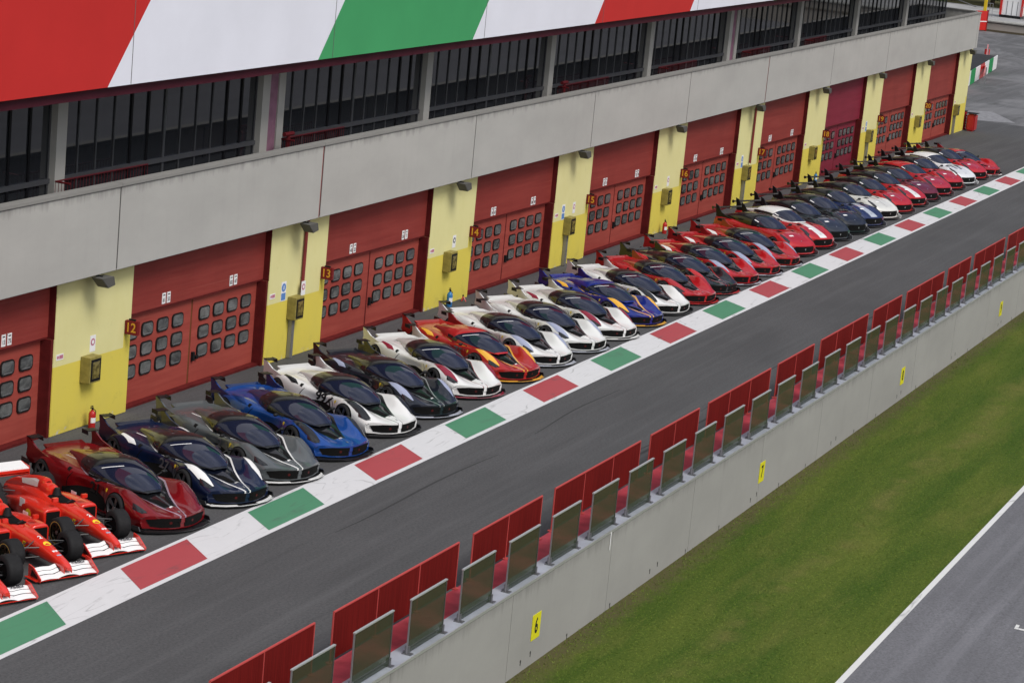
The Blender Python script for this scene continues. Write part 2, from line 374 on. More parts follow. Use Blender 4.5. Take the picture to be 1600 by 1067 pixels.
# ------------------------------------------------------------------ pit building
fasc = concrete_mat('fascia_concrete', (.375, .368, .345)); pil = pillar_mat()
cap_m = concrete_mat('parapet_cap_concrete', (.22, .215, .2), False)
doorm = door_mat('red_door_paint', (.315, .054, .042)); boxm = door_mat('red_shutter_paint', (.245, .036, .030), 1, .095)
boxp = door_mat('crimson_shutter_paint', (.20, .018, .035), 1, .095); doorp = door_mat('crimson_door_paint', (.20, .02, .036))
jamb = simple('dark_red_jamb', (.10, .012, .012), .5, var=.2); gask = simple('rubber_gasket', (.012, .010, .010), .6)
dglass = glass_mat('door_pane', (.12, .125, .125), .12)
_nt = dglass.node_tree; _b = _nt.nodes['Principled BSDF']
_nt.links.new(mixc(_nt, ramp(_nt, noise(_nt, coords(_nt, (.9,1,1.4)), 1.1, 5, .75, 1.2), .35, .7), (.045,.047,.048), (.17,.175,.17)), _b.inputs['Base Color']); colm = concrete_mat('white_column_paint', (.42, .41, .38), False)
purple = simple('faded_magenta_drain', (.28, .14, .20), .6, var=.15); redpipe = simple('red_pipe_paint', (.20, .035, .035), .5, var=.15)
beamm = simple('maroon_beam', (.055, .010, .018), .5, var=.15, vs=1); mull = simple('grey_mullion', (.095, .098, .105), .45, .3)
mullb = simple('black_mullion', (.010, .010, .012), .4); winglass = glass_mat('tinted_window', (.022, .024, .028), .03, 1.0)
railm = simple('red_railing', (.10, .010, .013), .5); darkint = simple('dark_interior', (.02, .02, .022), .8)
bld = thing('pit_building', 'long pit garage building with yellow pillars, red doors and grey concrete fascia', 'building')
XL, XR = -14.5, 103.0
MB().box(XL, 104, .42, 16, .0, 4.35, 0).box(XL, XR, .42, 16, 4.35, 5.5, 0, SL).box(XL, XR-.35, 1.9, 16, 5.5, 9.3, 0, SL).build('core_wall', darkint, bld)
jx = [2.02+i*P for i in range(-1, 10)]
ed = [XL]+[j for j in jx if j < XR-.1]+[XR]
for a, b2 in zip(ed[:-1], ed[1:]):
    i = round((a-2.02)/P)
    gp = .06 if i in (1, 5) else .012
    MB().box(a+gp, b2-.012, -.45, -.2, 4.2, 6.42, 0, SL).build('fascia_panel', fasc, bld, bevel=.015)
    MB().box(a, b2, -.49, -.17, 6.425, 6.52, 0, SL).build('parapet_cap', cap_m, bld, bevel=.01)
MB().box(XL, XR-.02, -.44, -.21, 4.25, 6.40, 0, SL).build('joint_backing', simple('joint_filler', (.05,.048,.045), .9), bld).scale = (1,1,1)
MB().box(XL, XR, -.2, .42, 4.26, 4.34, 0, SL).build('soffit', concrete_mat('soffit_concrete', (.22,.215,.2), False), bld)
MB().box(XL, XR, -.16, 1.9, 5.35, 5.48, 0, SL).build('balcony_floor', concrete_mat('balcony_concrete', (.2,.2,.19), False), bld)
MB().box(XR-.25, XR, -.17, 6, 4.3, 6.5, 0, SL).build('end_parapet', fasc, bld)
MB().tube([(XR-.12,-.1,8.15),(XR-.12,1.7,8.6),(XR-.12,3,8.62)], .03).build('handrail', M['silver'], bld)
# end wall inner face seen above the parapet
MB().box(XR-.3, XR, -.2, 1.9, 6.5+1.33, 6.55+1.36, 0).build('end_parapet_cap', cap_m, bld)
FARW = MB()
for i in range(-1, 10):
    X = i*P; top = 4.24+zl(X)
    p = MB().box(X, X+3.614, 0, .6, 0, top).build('pillar', pil, bld, bevel=.012)
    if i == 9: continue
    a, e = X+3.614, X+P; cr = (i == 6); dm, bx = (doorp, boxp) if cr else (doorm, boxm)
    MB().box(a, e, .2, .42, 2.65, top).build('shutter_box', bx, bld)
    MB().box(a, e, .21, .36, 2.60, 2.65).build('shutter_rail', jamb, bld)
    MB().box(e-.11, e-.002, .02, .42, .0, 2.60).build('door_jamb', jamb, bld)
    MB().box(e-.02, e-.002, .004, .198, 2.61, top-.01).build('jamb_trim', jamb, bld)
    MB().box(a, e-.11, .12, .42, 0, .07).build('threshold', jamb, bld)
    sp = X+7.32
    for (u0, u1, wx0) in ((a+.02, sp, X+4.2), (sp+.09, e-.11, X+8.04)):
        lf = MB().box(u0, u1, .35, .41, .07, 2.60)
        d = lf.build('garage_door', dm, bld)
        for r_ in range(3):
            for c_ in range(4):
                cx, cz = wx0+c_*.795, .96+r_*.55
                def rr(w_, h_, rad=.13, k=5):
                    o = []
                    for (sx_, sz_, a0) in ((1,1,0),(-1,1,90),(-1,-1,180),(1,-1,270)):
                        for q in range(k):
                            t = radians(a0+90*q/(k-1)); o.append((cx+sx_*(w_/2-rad)+rad*cos(t), cz+sz_*(h_/2-rad)+rad*sin(t)))
                    return o
                near = i <= 2
                tgt = MB() if near else FARW
                tgt.prism(rr(.59, .40, .12), .315, .349, 'y', 1); tgt.prism(rr(.51, .325, .10), .308, .314, 'y', 0)
                if near:
                    tgt.box(cx-.16, cx+.16, .300, .307, cz-.142, cz-.122, 2); tgt.build('window', [dglass, gask, M['grey']], d)
        # handle
        if u0 > sp: MB().box(u0+.06, u0+.16, .27, .349, .72, .98).cyl((u0+.3, .27, .8), .06, .07, 'y', 10).build('handle', M['black'], d)
    MB().box(sp, sp+.09, .36, .41, .07, 2.6).build('door_post', simple('door_post_wood', (.14,.05,.02), .6) if i == 0 else jamb, bld)
fw = FARW.build('window', [dglass, gask], bld); fw['kind'] = 'stuff'
# upper windows, columns, beam
MB().box(XL, XR-.3, -.30, .0, 8.80, 9.10, 0, SL).build('roof_beam', beamm, bld)
MB().box(XL, XR-.3, -.29, 2.0, 9.11, 9.25, 0, SL).build('roof_soffit', beamm, bld)
for i in range(-1, 9):
    X = i*P+2.15; exp = i in (1, 5)
    if exp:
        MB().box(X-.55, X-.10, 1.55, 1.9, 5.45, 9.12, 0, SL).build('column', colm, bld)
        MB().box(X-.10, X+.45, 1.60, 1.9, 5.45, 9.12, 0, SL).build('drain_column', purple, bld)
        MB().box(X+.45, X+.85, 1.55, 1.9, 5.45, 9.12, 0, SL).build('column', colm, bld); a = X+.85
    else:
        MB().box(X-.23, X+.23, 1.55, 1.9, 5.45, 9.12, 0, SL).build('column', colm, bld); a = X+.23
    e = (X+P-.55) if (i+1) in (1, 5) else (X+P-.23)
    f = MB(); pt = (e-a)/12
    f.box(a, e, 1.70, 1.78, 6.20, 6.33, 0, SL); f.box(a, e, 1.72, 1.78, 5.5, 5.6, 0, SL)
    for k in range(13):
        xx = a+k*pt; thick = .05 if k in (0, 6, 12) else .022; bl = (k in (4, 5, 10, 11))
        f.box(xx-thick-(.05 if bl else 0), xx+thick, 1.745, 1.775, 5.5, 9.1, 1 if bl else 0, SL)
    wf = f.build('upper_window', [mull, mullb], bld)
    MB().box(a, e, 1.785, 1.80, 5.5, 9.1, 0, SL).build('pane', winglass, wf)
    # blinds / lamps inside seen as faint pale strips behind nothing: ceiling light battens under the soffit
for X in (2.02+P, 2.02+5*P):
    MB().tube([(X, -.40, 6.42+zl(X)), (X, -.40, 4.25+zl(X)), (X, -.12, 4.12+zl(X)), (X, -.08, 3.9+zl(X)), (X-.02, -.08, 2.0)], .055).build('drainpipe', redpipe, bld)
for xa, xb in ((1.45, 5.9), (13.5, 17.6), (35.6, 41), (47, 52), (58.6, 63), (69, 73)):
    r = MB()
    for z in (5.55, 6.38): r.tube([(xa, 1.2, z+zl(xa)), (xb, 1.2, z+zl(xb))], .022, 6)
    n = int((xb-xa)/.14)
    for k in range(n+1):
        x = xa+(xb-xa)*k/n; r.tube([(x, 1.2, 5.5+zl(x)), (x, 1.2, 6.38+zl(x))], .008, 5)
    r.tube([(xa, 1.2, 6.38+zl(xa)), (xa, .75, 6.38+zl(xa))], .03, 6); r.build('railing', railm, bld)
for xx in (13.55, 35.75): MB().tube([(xx,1.0,5.5+zl(xx)),(xx,1.0,6.50+zl(xx))], .06).tube([(xx-.28,1.0,6.55+zl(xx)),(xx+.28,1.0,6.55+zl(xx))], .07).build('red_standpipe', railm, bld)

# billboard panels
bm_ = {'r': simple('banner_red', (.48, .028, .026), .45, var=.04, vs=.6), 'w': simple('banner_white', (.70, .71, .78), .45, var=.03, vs=.6), 'g': simple('banner_green', (.055, .30, .115), .45, var=.04, vs=.6)}
bt = thing('billboard', 'huge red, white and green slanted-stripe billboard above the upper windows', 'billboard')
xs = [-16, 1.1, 12.36, 23.4, 34.64, 45.57, 57.4, 68.8, 80, 91, 102.6]; cs = 'rwgwrwgwrw'
H = 13.6
for k in range(10):
    z0 = lambda x: 9.08+zl(x)
    dx = .87*(H-9.3)
    a, b_ = xs[k], xs[k+1]
    q = [(a, z0(a)), (b_, z0(b_)), (b_+(dx if k < 9 else 0), H+zl(b_)), (a+(dx if k else 0), H+zl(a))]
    MB().prism(q, -.45, -.36, 'y').build({'r':'red_panel','w':'white_panel','g':'green_panel'}[cs[k]], bm_[cs[k]], bt)
for k in range(-1, 9):
    x = 13.26+(k-1)*11.08
    MB().box(x-.012, x+.012, -.456, -.452, 9.09, H-.1, 0, SL).build('panel_seam', simple('seam', (.12,.12,.12), .6), bt)

# things on the facade
sgn_r = simple('sign_dark_red', (.16, .014, .014), .45); sgn_y = simple('sign_yellow_digits', (.60, .30, .03), .45)
for i in range(0, 9):
    n = str(12+i); X = i*P+3.36
    t = thing('number_sign', 'dark red box sign with yellow number %s on the pillar edge' % n, 'number sign', (X, 0, 2.43), 0, 'garage number signs')
    MB().box(-.07, .07, -.40, -.005, -.19, .19).build('sign_box', sgn_r, t, bevel=.01)
    text_on(MB(), n, .36, (-.074, -.2, 0), (0, -1, 0), (0, 0, 1), 0, .006, .92).build('number', sgn_y, t)
    MB().box(-.02, .02, -.3, -.1, .19, .24).build('bracket', M['black'], t)
cabm = simple('cabinet_dull_yellow', (.26, .215, .06), .5, var=.2, vs=5); cabg = simple('cabinet_glass', (.16, .13, .04), .12, var=.5, vs=9)
for i in range(0, 10):
    X = i*P+(1.25 if i < 3 else 1.1 if i < 9 else .15); pipe = i in (1, 3, 5, 7, 9); w_ = .55 if i != 9 else .5
    t = thing('hydrant_cabinet', 'dull yellow hose cabinet on the pillar %s%s' % ('left of garage door %d' % (12+i) if i < 9 else 'at the far building end', ', pipe below' if pipe else ''), 'hose cabinet', (X, 0, 1.25), 0, 'fire hose cabinets')
    MB().box(0, w_, -.3, -.005, 0, .7).build('cabinet_box', cabm, t, bevel=.012)
    MB().box(.06, w_-.04, -.312, -.302, .05, .64).build('door_frame', M['black'], t)
    MB().box(.12, w_-.1, -.318, -.314, .12, .57).build('glass_pane', cabg, t)
    if pipe: MB().box(.14, .30, -.16, -.005, -1.25, -.004).build('pipe', M['grey'], t, bevel=.02)
for i in range(0, 10):
    X = i*P+1.3
    t = thing('floodlight', 'grey box floodlight under the fascia %s' % ('by garage %d' % (12+i) if i < 9 else 'at the far corner of the building'), 'floodlight', (X, -.5, 4.02+zl(X)), 0, 'floodlights under the fascia')
    MB().prism([(-.28,.12),(.3,.12),(.38,-.12),(.05,-.17)], -.17, .17, 'y').build('housing', simple('lamp_grey', (.09,.088,.08), .5), t, bevel=.012)
    MB().prism([(.305,.10),(.315,.10),(.40,-.10),(.39,-.10)], -.14, .14, 'y').build('lens', simple('lamp_lens', (.13,.13,.125), .2), t)
    MB().tube([(0,0,.12),(0,.48,.16)], .03).build('bracket', M['black'], t)
def extinguisher(x, y, colname, mat, label, s=1.0):
    t = thing('fire_extinguisher', label, 'fire extinguisher', (x, y, 0), 0, 'fire extinguishers by the pillars')
    prof = [(.0,0),(.09,0),(.095,.03),(.095,.38),(.075,.44),(.035,.47),(.03,.50)]
    rows = [[(r*cos(2*pi*k/18)*s, r*sin(2*pi*k/18)*s, z*s) for k in range(18)] for r, z in prof]
    MB().grid(rows, True).build('cylinder', mat, t, True)
    MB().cyl((0,0,.5*s), .028*s, .05*s).box(-.10*s, .04*s, -.012, .012, .55*s, .57*s).box(-.09*s, .02*s, -.012, .012, .59*s, .61*s).build('valve', M['black'], t)
    MB().tube([(.02*s,0,.53*s),(.13*s,-.02,.45*s),(.12*s,-.03,.2*s)], .012*s).build('hose', M['black'], t)
    rows = [[(.0965*s*cos(a_), .0965*s*sin(a_), z*s) for a_ in np.linspace(3.4, 5.6, 8)] for z in (.16, .30)]
    MB().grid(rows).build('label_sticker', M['white'], t)
er = simple('extinguisher_red', (.40, .02, .02), .35, Coat_Weight=.4); eb = simple('extinguisher_blue', (.03, .16, .38), .35, Coat_Weight=.4)
extinguisher(1.56, -.26, 'red', er, 'red fire extinguisher at the foot of the pillar beside garage 12')
extinguisher(45.89, -.26, 'red', er, 'red fire extinguisher at the foot of the pillar beside garage 16', 1.05)
extinguisher(23.85, -.26, 'blue', eb, 'tall blue gas cylinder at the foot of the pillar beside garage 14', 1.1)
extinguisher(69.0, -.26, 'blue', eb, 'small blue gas cylinder at the foot of the pillar beside garage 18', .95)
t = thing('floor_spider_stand', 'small red folded stand lying on the ground beside the pillar of garage 14', 'stand', (24.94, -.24, 0))
MB().tube([(0,0,.03),(.1,0,.2)], .02).tube([(.2,.05,.03),(.1,0,.2)], .02).tube([(.05,-.15,.03),(.1,0,.2)], .02).build('legs', er, t); MB().cyl((.1,0,.19), .03, .06).build('hub', M['black'], t)
pinkp = simple('sign_pink_print', (.45, .16, .22), .5); signblue = simple('sign_blue_print', (.10, .22, .50), .5); inkm = simple('black_ink', (.02,.02,.02), .5)
for i in range(0, 10):
    t = thing('safety_sign', 'small white and red fire notice on the pillar %s' % ('beside garage %d' % (12+i) if i < 9 else 'at the far end'), 'sign', (i*P+.28, 0, 2.1), 0, 'small fire notices')
    MB().box(-.16, .16, -.008, -.001, -.08, .08).build('plate', M['white'], t)
    MB().cyl((-.09, -.011, 0), .045, .002, 'y', 12).box(-.03, .14, -.011, -.009, -.05, .05).build('print', pinkp, t)
    if i in (0, 1, 2, 3, 4):
        t = thing('hose_sign', 'tall white sign with round red symbol above the hose cabinet of garage %d' % (12+i), 'sign', (i*P+(1.78 if i in (0,4) else 2.05), 0, 2.22 if i != 1 else 2.1), 0, 'hose signs')
        if i == 1: t.location = (1.95+P, -.14, 2.15)
        MB().box(-.13, .13, -.008, -.001, -.22, .22).build('plate', M['white'], t)
        MB().cyl((0, -.012, .04), .10, .003, 'y', 16).build('symbol', pinkp if i != 2 else inkm, t); MB().cyl((0, -.016, .04), .055, .003, 'y', 16).build('symbol_centre', M['white'], t)
    if i in (1, 3, 5, 7):
        t = thing('blue_notice', 'blue round mandatory-action sign on the pillar beside garage %d' % (12+i), 'sign', (i*P+.95, 0, 2.2), 0, 'blue mandatory signs')
        MB().box(-.15, .15, -.008, -.001, -.34, .26).build('plate', M['white'], t)
        MB().cyl((0, -.012, .08), .13, .003, 'y', 18).box(-.13, .13, -.012, -.009, -.31, -.09).build('symbol', signblue, t)
        MB().box(-.02, .02, -.016, -.0125, .02, .14).build('figure', M['white'], t)
plates = {-1: [(9.21, '13', '75')], 0: [(5.54, '61', '55'), (9.23, '82', '47')], 1: [(5.65, '40', '22'), (9.44, '50', '7')], 2: [(5.6, '34', '63'), (9.3, '88', '48')],
          3: [(5.6, '23', '51'), (9.3, '12', '38')], 4: [(5.6, '11', '18'), (9.3, '31', '14')], 5: [(5.6, '4', '6'), (9.3, '15', '10')]}
for i, L in plates.items():
    for xo, a, b_ in L:
        for j, tx in enumerate((a, b_)):
            t = thing('number_plate', 'white number plate reading %s above garage door %d' % (tx, 12+i), 'number plate', (i*P+xo+j*.25, .2, 2.86), 0, 'white number plates above the doors')
            MB().box(-.09, .09, -.014, -.002, -.155, .155).build('plate', M['white'], t, bevel=.003)
            q = MB(); text_on(q, tx, .16, (0, -.018, -.05), (1,0,0), (0,0,1), 0, .003, .8); q.box(-.05, .05, -.018, -.0145, .08, .11); q.build('print', inkm, t)
t = thing('red_drink_panel', 'red panel with white script behind the upper windows at the left edge', 'sign', (-1.05, 1.5, 6.05))
MB().box(-1.2, .02, 0, .05, -.45, .08).build('panel', M['red'], t); text_on(MB(), 'en', .42, (-.28, -.006, -.2), (1,0,0), (0,0,1), 0, .01, .8, .3).build('print', M['white'], t)

# ------------------------------------------------------------------ pit wall
wallm = concrete_mat('pit_wall_concrete', (.30, .295, .275), True, .28, 0, .35)
ledm = simple('galvanised_ledge', (.40, .43, .47), .4, .3, var=.12, vs=2)
redfl = simple('red_floor_paint', (.33, .040, .055), .6, var=.22, vs=2.5, Specular_IOR_Level=.25)
steel = simple('steel_post', (.20, .20, .205), .4, .7); alum = simple('brushed_aluminium', (.55, .55, .54), .4, .6)
pw = thing('pit_wall', 'long grey concrete pit wall with a pale metal ledge beside the grass', 'wall')
segs = [-60, -38]+[-16.5+6*k for k in range(14)]+[90, 130, 200, 400]
for a, b_ in zip(segs[:-1], segs[1:]): MB().box(a+.002, b_-.002, -15.15, -14.93, -1.9, .29).build('wall_block', wallm, pw, bevel=.008)
MB().box(-60, 400, -14.93, -13.98, -1.9, .296).build('platform', redfl, pw)
MB().box(-60, 400, -15.14, -14.68, .297, .312).build('ledge', ledm, pw)
MB().box(-60, 400, -15.165, -15.14, .27, .33).build('ledge_edge', alum, pw)
hl = MB(); random.seed(3)
for k in range(30):
    x = -12+k*2.76
    for dx, z in ((0, -1.5), (.55, -1.45)) if k % 3 == 0 else ((0, -1.66),): hl.cyl((x+dx, -15.152, z), .035, .01, 'y', 8); hl.box(x+dx-.012, x+dx+.02, -15.154, -15.150, z-.10, z)
hl.build('drain_holes', M['black'], pw)
MB().tube([(1.3, -15.17, .3), (1.3, -15.17, -.15)], .012, 5).build('loose_strap', M['white'], pw)
m, nt, b = newmat('smoked_glass'); setp(b, Base_Color=rgb((.042, .055, .036)), Roughness=.04, IOR=1.5, Alpha=.64, Specular_IOR_Level=.4)
sglass = m
NG = 28; proto = None
def glass_label(i):
    near6 = {4: 'the glass screen above yellow sign 6', 5: 'the glass screen just right of yellow sign 6'}
    return '%s tinted glass screen on the pit wall ledge counting from the bottom of the photo' % ORD[i].capitalize()
for i in range(-1, NG):
    X = -14.36+2.438*i
    if proto is None:
        t = thing('glass_screen', '', 'glass screen', (X, -14.99, .31), 0, 'glass screens on the pit wall')
        MB().add([(0.05,-.012,.03),(1.62,-.012,.03),(1.62,.012,.03),(.05,.012,.03),(0.05,-.012,1.13),(1.62,-.012,1.13),(1.62,.012,1.13),(.05,.012,1.13)], [(3,2,1,0),(4,5,6,7),(0,1,5,4),(1,2,6,5),(2,3,7,6),(3,0,4,7)]).build('pane', sglass, t)
        MB().box(0, 1.66, -.026, .026, 1.131, 1.158).build('top_rail', alum, t)
        MB().box(0, .026, -.014, .014, .0, 1.13).build('post', M['grey'], t); MB().box(1.645, 1.66, -.014, .014, .0, 1.13).build('post', steel, t)
        for x in (-.02, 1.58): MB().box(x, x+.14, -.10, .10, .0, .02).box(x+.03, x+.11, -.03, .05, .02, .17).cyl((x+.02,-.07,.02), .014, .02, 'z', 6).cyl((x+.12,.07,.02), .014, .02, 'z', 6).build('foot', steel, t)
        MB().tube([(.05,.10,.03),(1.6,.05,.05)], .018, 6).build('lower_rod', M['grey'], t)
        proto = t
    else:
        t = copy_tree(proto); t.location = (X, -14.99, .31)
    t['label'] = glass_label(i+1)
m, nt, b = newmat('red_mesh_cloth'); c = mixc(nt, ramp(nt, noise(nt, coords(nt, (14, 1, .15)), 6, 2, .5), .4, .65), (.105, .006, .005), (.165, .011, .009))
nt.links.new(c, b.inputs['Base Color']); setp(b, Roughness=.7, Specular_IOR_Level=.1); meshred = m
frm = simple('fence_frame_red', (.40, .06, .055), .45)
def fence(X, n, label):
    W = 3.87 if n == 2 else 5.77
    t = thing('red_fence', label, 'fence', (X, -13.99, .30), 0, 'red mesh fences along the pit wall platform')
    for k in range(n):
        MB().box(k*W/n+.03, (k+1)*W/n-.03, -.012, .012, .06, 1.03).build('mesh_panel', meshred, t)
    MB().tube([(0,0,1.05),(W,0,1.05)], .024, 8).build('top_rail', frm, t)
    for k in range(n+1):
        x = k*W/n; MB().tube([(x,0,.0),(x,0,1.05)], .020, 8).cyl((x,0,.0), .085, .02, 'z', 12).build('post', frm, t)
fx = -15.5; k = 0
while fx < 60:
    fence(fx, 2, '%s short two-panel red fence behind the pit wall glass, counting from the bottom' % ORD[k].capitalize())
    fence(fx+4.66, 3, '%s long three-panel red fence behind the pit wall glass, counting from the bottom' % ORD[k].capitalize())
    fx += 11.195; k += 1
for n, x in (('6', -3.0), ('7', 13.64), ('8', 29.85), ('9', 46.07)):
    t = thing('wall_number', 'yellow plate with black %s on the pit wall above the grass' % n, 'number plate', (x, -15.15, -.87), 0, 'yellow numbers on the pit wall')
    MB().box(-.24, .24, -.014, -.002, -.30, .30).build('plate', simple('wall_sign_yellow', (.62, .58, .02), .5), t)
    text_on(MB(), n, .5, (0, -.018, 0), (1,0,0), (0,0,1), 0, .012, .75).build('number', inkm, t)

# ------------------------------------------------------------------ cars
SX = 1.12; SZ = .90
def body_loft(st, sweep, nsub=(5, 4)):
    """st: list of (x, z0, [(y,z)*7]); returns grid rows of points, half sections mirrored, closed underneath"""
    tab = [[s[0], s[1]]+[c for p in s[2] for c in p] for s in st]
    tab = crom(tab, nsub[0]); rows = []
    for r in tab:
        half = [(0, r[1])]+[(r[2+2*i], r[3+2*i]) for i in range(7)]
        hp = crom(half, nsub[1]); hp = [(max(0, p[0]), p[1]) for p in hp]; hp[0] = (0, half[0][1])
        bot = [(half[-1][0]*k, half[-1][1]-.01*(k < .8)) for k in (.85, .65, .45, .22)]
        ring = [(p[0], p[1]) for p in hp]+bot
        full = [(-p[0], p[1]) for p in ring[:0:-1]]+ring
        rows.append([((r[0]-sweep(r[0], y))*SX, y, z) for y, z in full])
    return rows
def loft_mesh(rows, name, mats):
    mb = MB(); n = len(rows[0]); zm = .27
    caps = [[(p[0]+(.0 if k < .9 else 0), p[1]*(1-.02*(1-k)), zm+(p[2]-zm)*k) for p in rows[0]] for k in (.03, .35, .7)]
    rows = caps+rows; mb.grid(rows, True)
    mb.add(rows[0], [tuple(range(n))]); mb.add(rows[-1], [tuple(range(n))[::-1]])
    bm = bmesh.new(); me = mb.mesh(name, mats); bm.from_mesh(me); bmesh.ops.remove_doubles(bm, verts=bm.verts, dist=1e-4); bmesh.ops.recalc_face_normals(bm, faces=bm.faces); bm.to_mesh(me); bm.free()
    return me
def cut_arches(me, axles, r, ymin, well):
    o = bpy.data.objects.new('tmp', me); col.objects.link(o); cs_ = []
    for x, z in axles:
        for s in (-1, 1):
            mb = MB(); mb.cyl((x, ymin if s > 0 else -1.3, z), r, 1.3-ymin, 'y', 40)
            cme = mb.mesh('cut', [well]); c = bpy.data.objects.new('cut', cme); col.objects.link(c); cs_.append(c)
            md = o.modifiers.new('b', 'BOOLEAN'); md.operation = 'DIFFERENCE'; md.object = c; md.solver = 'EXACT'; md.material_mode = 'TRANSFER'
    dg = bpy.context.evaluated_depsgraph_get(); dg.update(); out = bpy.data.meshes.new_from_object(o.evaluated_get(dg))
    bpy.data.objects.remove(o)
    for c in cs_: bpy.data.objects.remove(c)
    return out
def shade(me, ang=40):
    me.polygons.foreach_set('use_smooth', [True]*len(me.polygons)); me.set_sharp_from_angle(angle=radians(ang))
def attr(me, name, fn):
    a = me.attributes.new(name, 'FLOAT', 'POINT'); a.data.foreach_set('value', [fn(v.co) for v in me.vertices])
class Proj:
    def __init__(s, me): s.t = BVHTree.FromPolygons([v.co for v in me.vertices], [tuple(p.vertices) for p in me.polygons])
    def hit(s, o, d):
        h = s.t.ray_cast(Vector(o), Vector(d)); return h[0]
    def patch(s, outline, mode='top', off=.006, res=.045, side=1, thick=True):
        """outline polygon in (x,y) for top, (x,z) for side, (y,z) for front; projected on the body"""
        bm = bmesh.new(); vs = [bm.verts.new((p[0], p[1], 0)) for p in outline]; bm.faces.new(vs)
        xs_ = [p[0] for p in outline]; ys_ = [p[1] for p in outline]
        for ax, lo, hi in ((0, min(xs_), max(xs_)), (1, min(ys_), max(ys_))):
            n = int((hi-lo)/res)
            for k in range(1, n+1):
                co = [0, 0, 0]; no = [0, 0, 0]; co[ax] = lo+(hi-lo)*k/(n+1); no[ax] = 1
                bmesh.ops.bisect_plane(bm, geom=bm.verts[:]+bm.edges[:]+bm.faces[:], plane_co=co, plane_no=no)
        mb = MB(); pts = []
        for v in bm.verts:
            a, b = v.co.x, v.co.y
            if mode == 'top': h = s.hit((a, b, 3), (0, 0, -1)); p = (a, b, (h.z if h else .5)+off)
            elif mode == 'side':
                h = s.hit((a, 3*side, b), (0, -side, 0)); p = (a, (h.y if h else .9*side)+off*side, b)
            else:
                h = s.hit((5, a, b), (-1, 0, 0)); p = ((h.x if h else 2.2)+off, a, b)
            pts.append(p)
        bm.verts.index_update(); mb.add(pts, [tuple(v.index for v in f.verts) for f in bm.faces]); bm.free(); return mb
    def text(s, txt, size, c, side, bold=.01, sx=1.0, off=.010, tilt=0.0, mode='side', shear=0):
        vs, fs = text_geo(txt, size, bold, shear, sx); pts = []
        for a, b in vs:
            a, b = a*cos(tilt)-b*sin(tilt), a*sin(tilt)+b*cos(tilt)
            if mode == 'side':
                x = c[0]+(a if side < 0 else -a); h = s.hit((x, 3*side, c[1]+b), (0, -side, 0)); pts.append((x, (h.y if h else .95*side)+off*side, c[1]+b))
            else:
                x, y = c[0]-b, c[1]-a; x, y = (c[0]-b, c[1]+(-a if side < 0 else a)); h = s.hit((x, y, 3), (0,0,-1)); pts.append((x, y, (h.z if h else .5)+off))
        return MB().add(pts, fs)
def patches(pr_, outline, mode='top', **k):
    mb = pr_.patch(outline, mode, **k); return mb
def mir(o): return [(p[0], -p[1]) for p in o]

def wheel_parts(r, wd, rimr, nsp, side, rimmat, line=None):
    """tyre and rim meshes around the origin, outer face towards side*y"""
    prof = [(rimr, -wd/2), (r-.04, -wd/2), (r-.008, -wd/2+.03), (r, -wd/4), (r, wd/4), (r-.008, wd/2-.03), (r-.04, wd/2), (rimr, wd/2)]
    rows = [[(p*cos(2*pi*k/32), q, p*sin(2*pi*k/32)) for k in range(32)] for p, q in prof]
    ty = MB(); ty.grid(rows, True)
    if line:
        rr = [(rimr+.035, 0), (rimr+.055, 0)]; yy = side*(wd/2+.003)
        ty.grid([[(p*cos(2*pi*k/32), yy, p*sin(2*pi*k/32)) for k in range(32)] for p, _ in rr], True, mi=1)
    tm = ty.mesh('tyre', [M['tyre']]+([line] if line else []), True, 50)
    rm = MB(); yo = side*(wd/2-.015); yi = side*(wd/2-.07)
    rows = [[(p*cos(2*pi*k/32), q, p*sin(2*pi*k/32)) for k in range(32)] for p, q in ((rimr, yo), (rimr-.022, yo), (rimr-.035, yi), (rimr-.05, side*(-wd/2+.03)), (.0, side*(-wd/2+.03)))]
    rm.grid(rows[:3], True, 0); rm.grid(rows[2:], True, 1)
    for k in range(nsp):
        a = 2*pi*k/nsp
        for da in ((-.10, .10) if nsp <= 7 else (0,)):
            p0 = Vector((.04*cos(a), 0, .04*sin(a))); p1 = Vector(((rimr-.02)*cos(a+da), 0, (rimr-.02)*sin(a+da)))
            t_ = (p1-p0).normalized(); n_ = Vector((-t_.z, 0, t_.x))*.014
            y0, y1 = sorted((yo-side*.012, yo-side*.045))
            q = [p0+n_*1.3, p0-n_*1.3, p1-n_, p1+n_]
            rm.prism([(p.x, p.z) for p in q], y0, y1, 'y', 0)
    rm.cyl((0, min(yo, yo-side*.05), 0), .045, .05, 'y', 14, 2)
    rmm = rm.mesh('rim', [rimmat, M['well'], M['silver']], True, 35)
    return tm, rmm
WH = {}
def add_wheels(t, key, pos, r, wd, rimr, nsp, rimmat, line=None):
    for (x, y) in pos:
        s = 1 if y > 0 else -1
        if (key, s) not in WH: WH[(key, s)] = wheel_parts(r, wd, rimr, nsp, s, rimmat, line)
        tm, rm = WH[(key, s)]
        w_ = bpy.data.objects.new('wheel', None); col.objects.link(w_); w_.parent = t; w_.location = (x, y, r)
        link('tyre', tm, w_); link('rim', rm, w_)
def canopy_grid(st, sweep, ns=6, nt_=16):
    """st: (x, ztop, halfwidth, zbase); returns rows (x stations) of half-section points from -side to +side"""
    tab = crom(st, ns); rows = []
    for x, zt, hw, zb in tab:
        row = []
        for k in range(-nt_, nt_+1):
            a = (pi/2)*abs(k)/nt_; s = 1 if k >= 0 else -1
            y = s*hw*(sin(a)**.92); z = zb+(zt-zb)*(max(0, cos(a))**.62)
            row.append(((x-sweep(x, y, hw))*SX, y, z))
        rows.append(row)
    return rows
def sub(rows, i0, i1, j0, j1): return [r[j0:j1+1] for r in rows[i0:i1+1]]
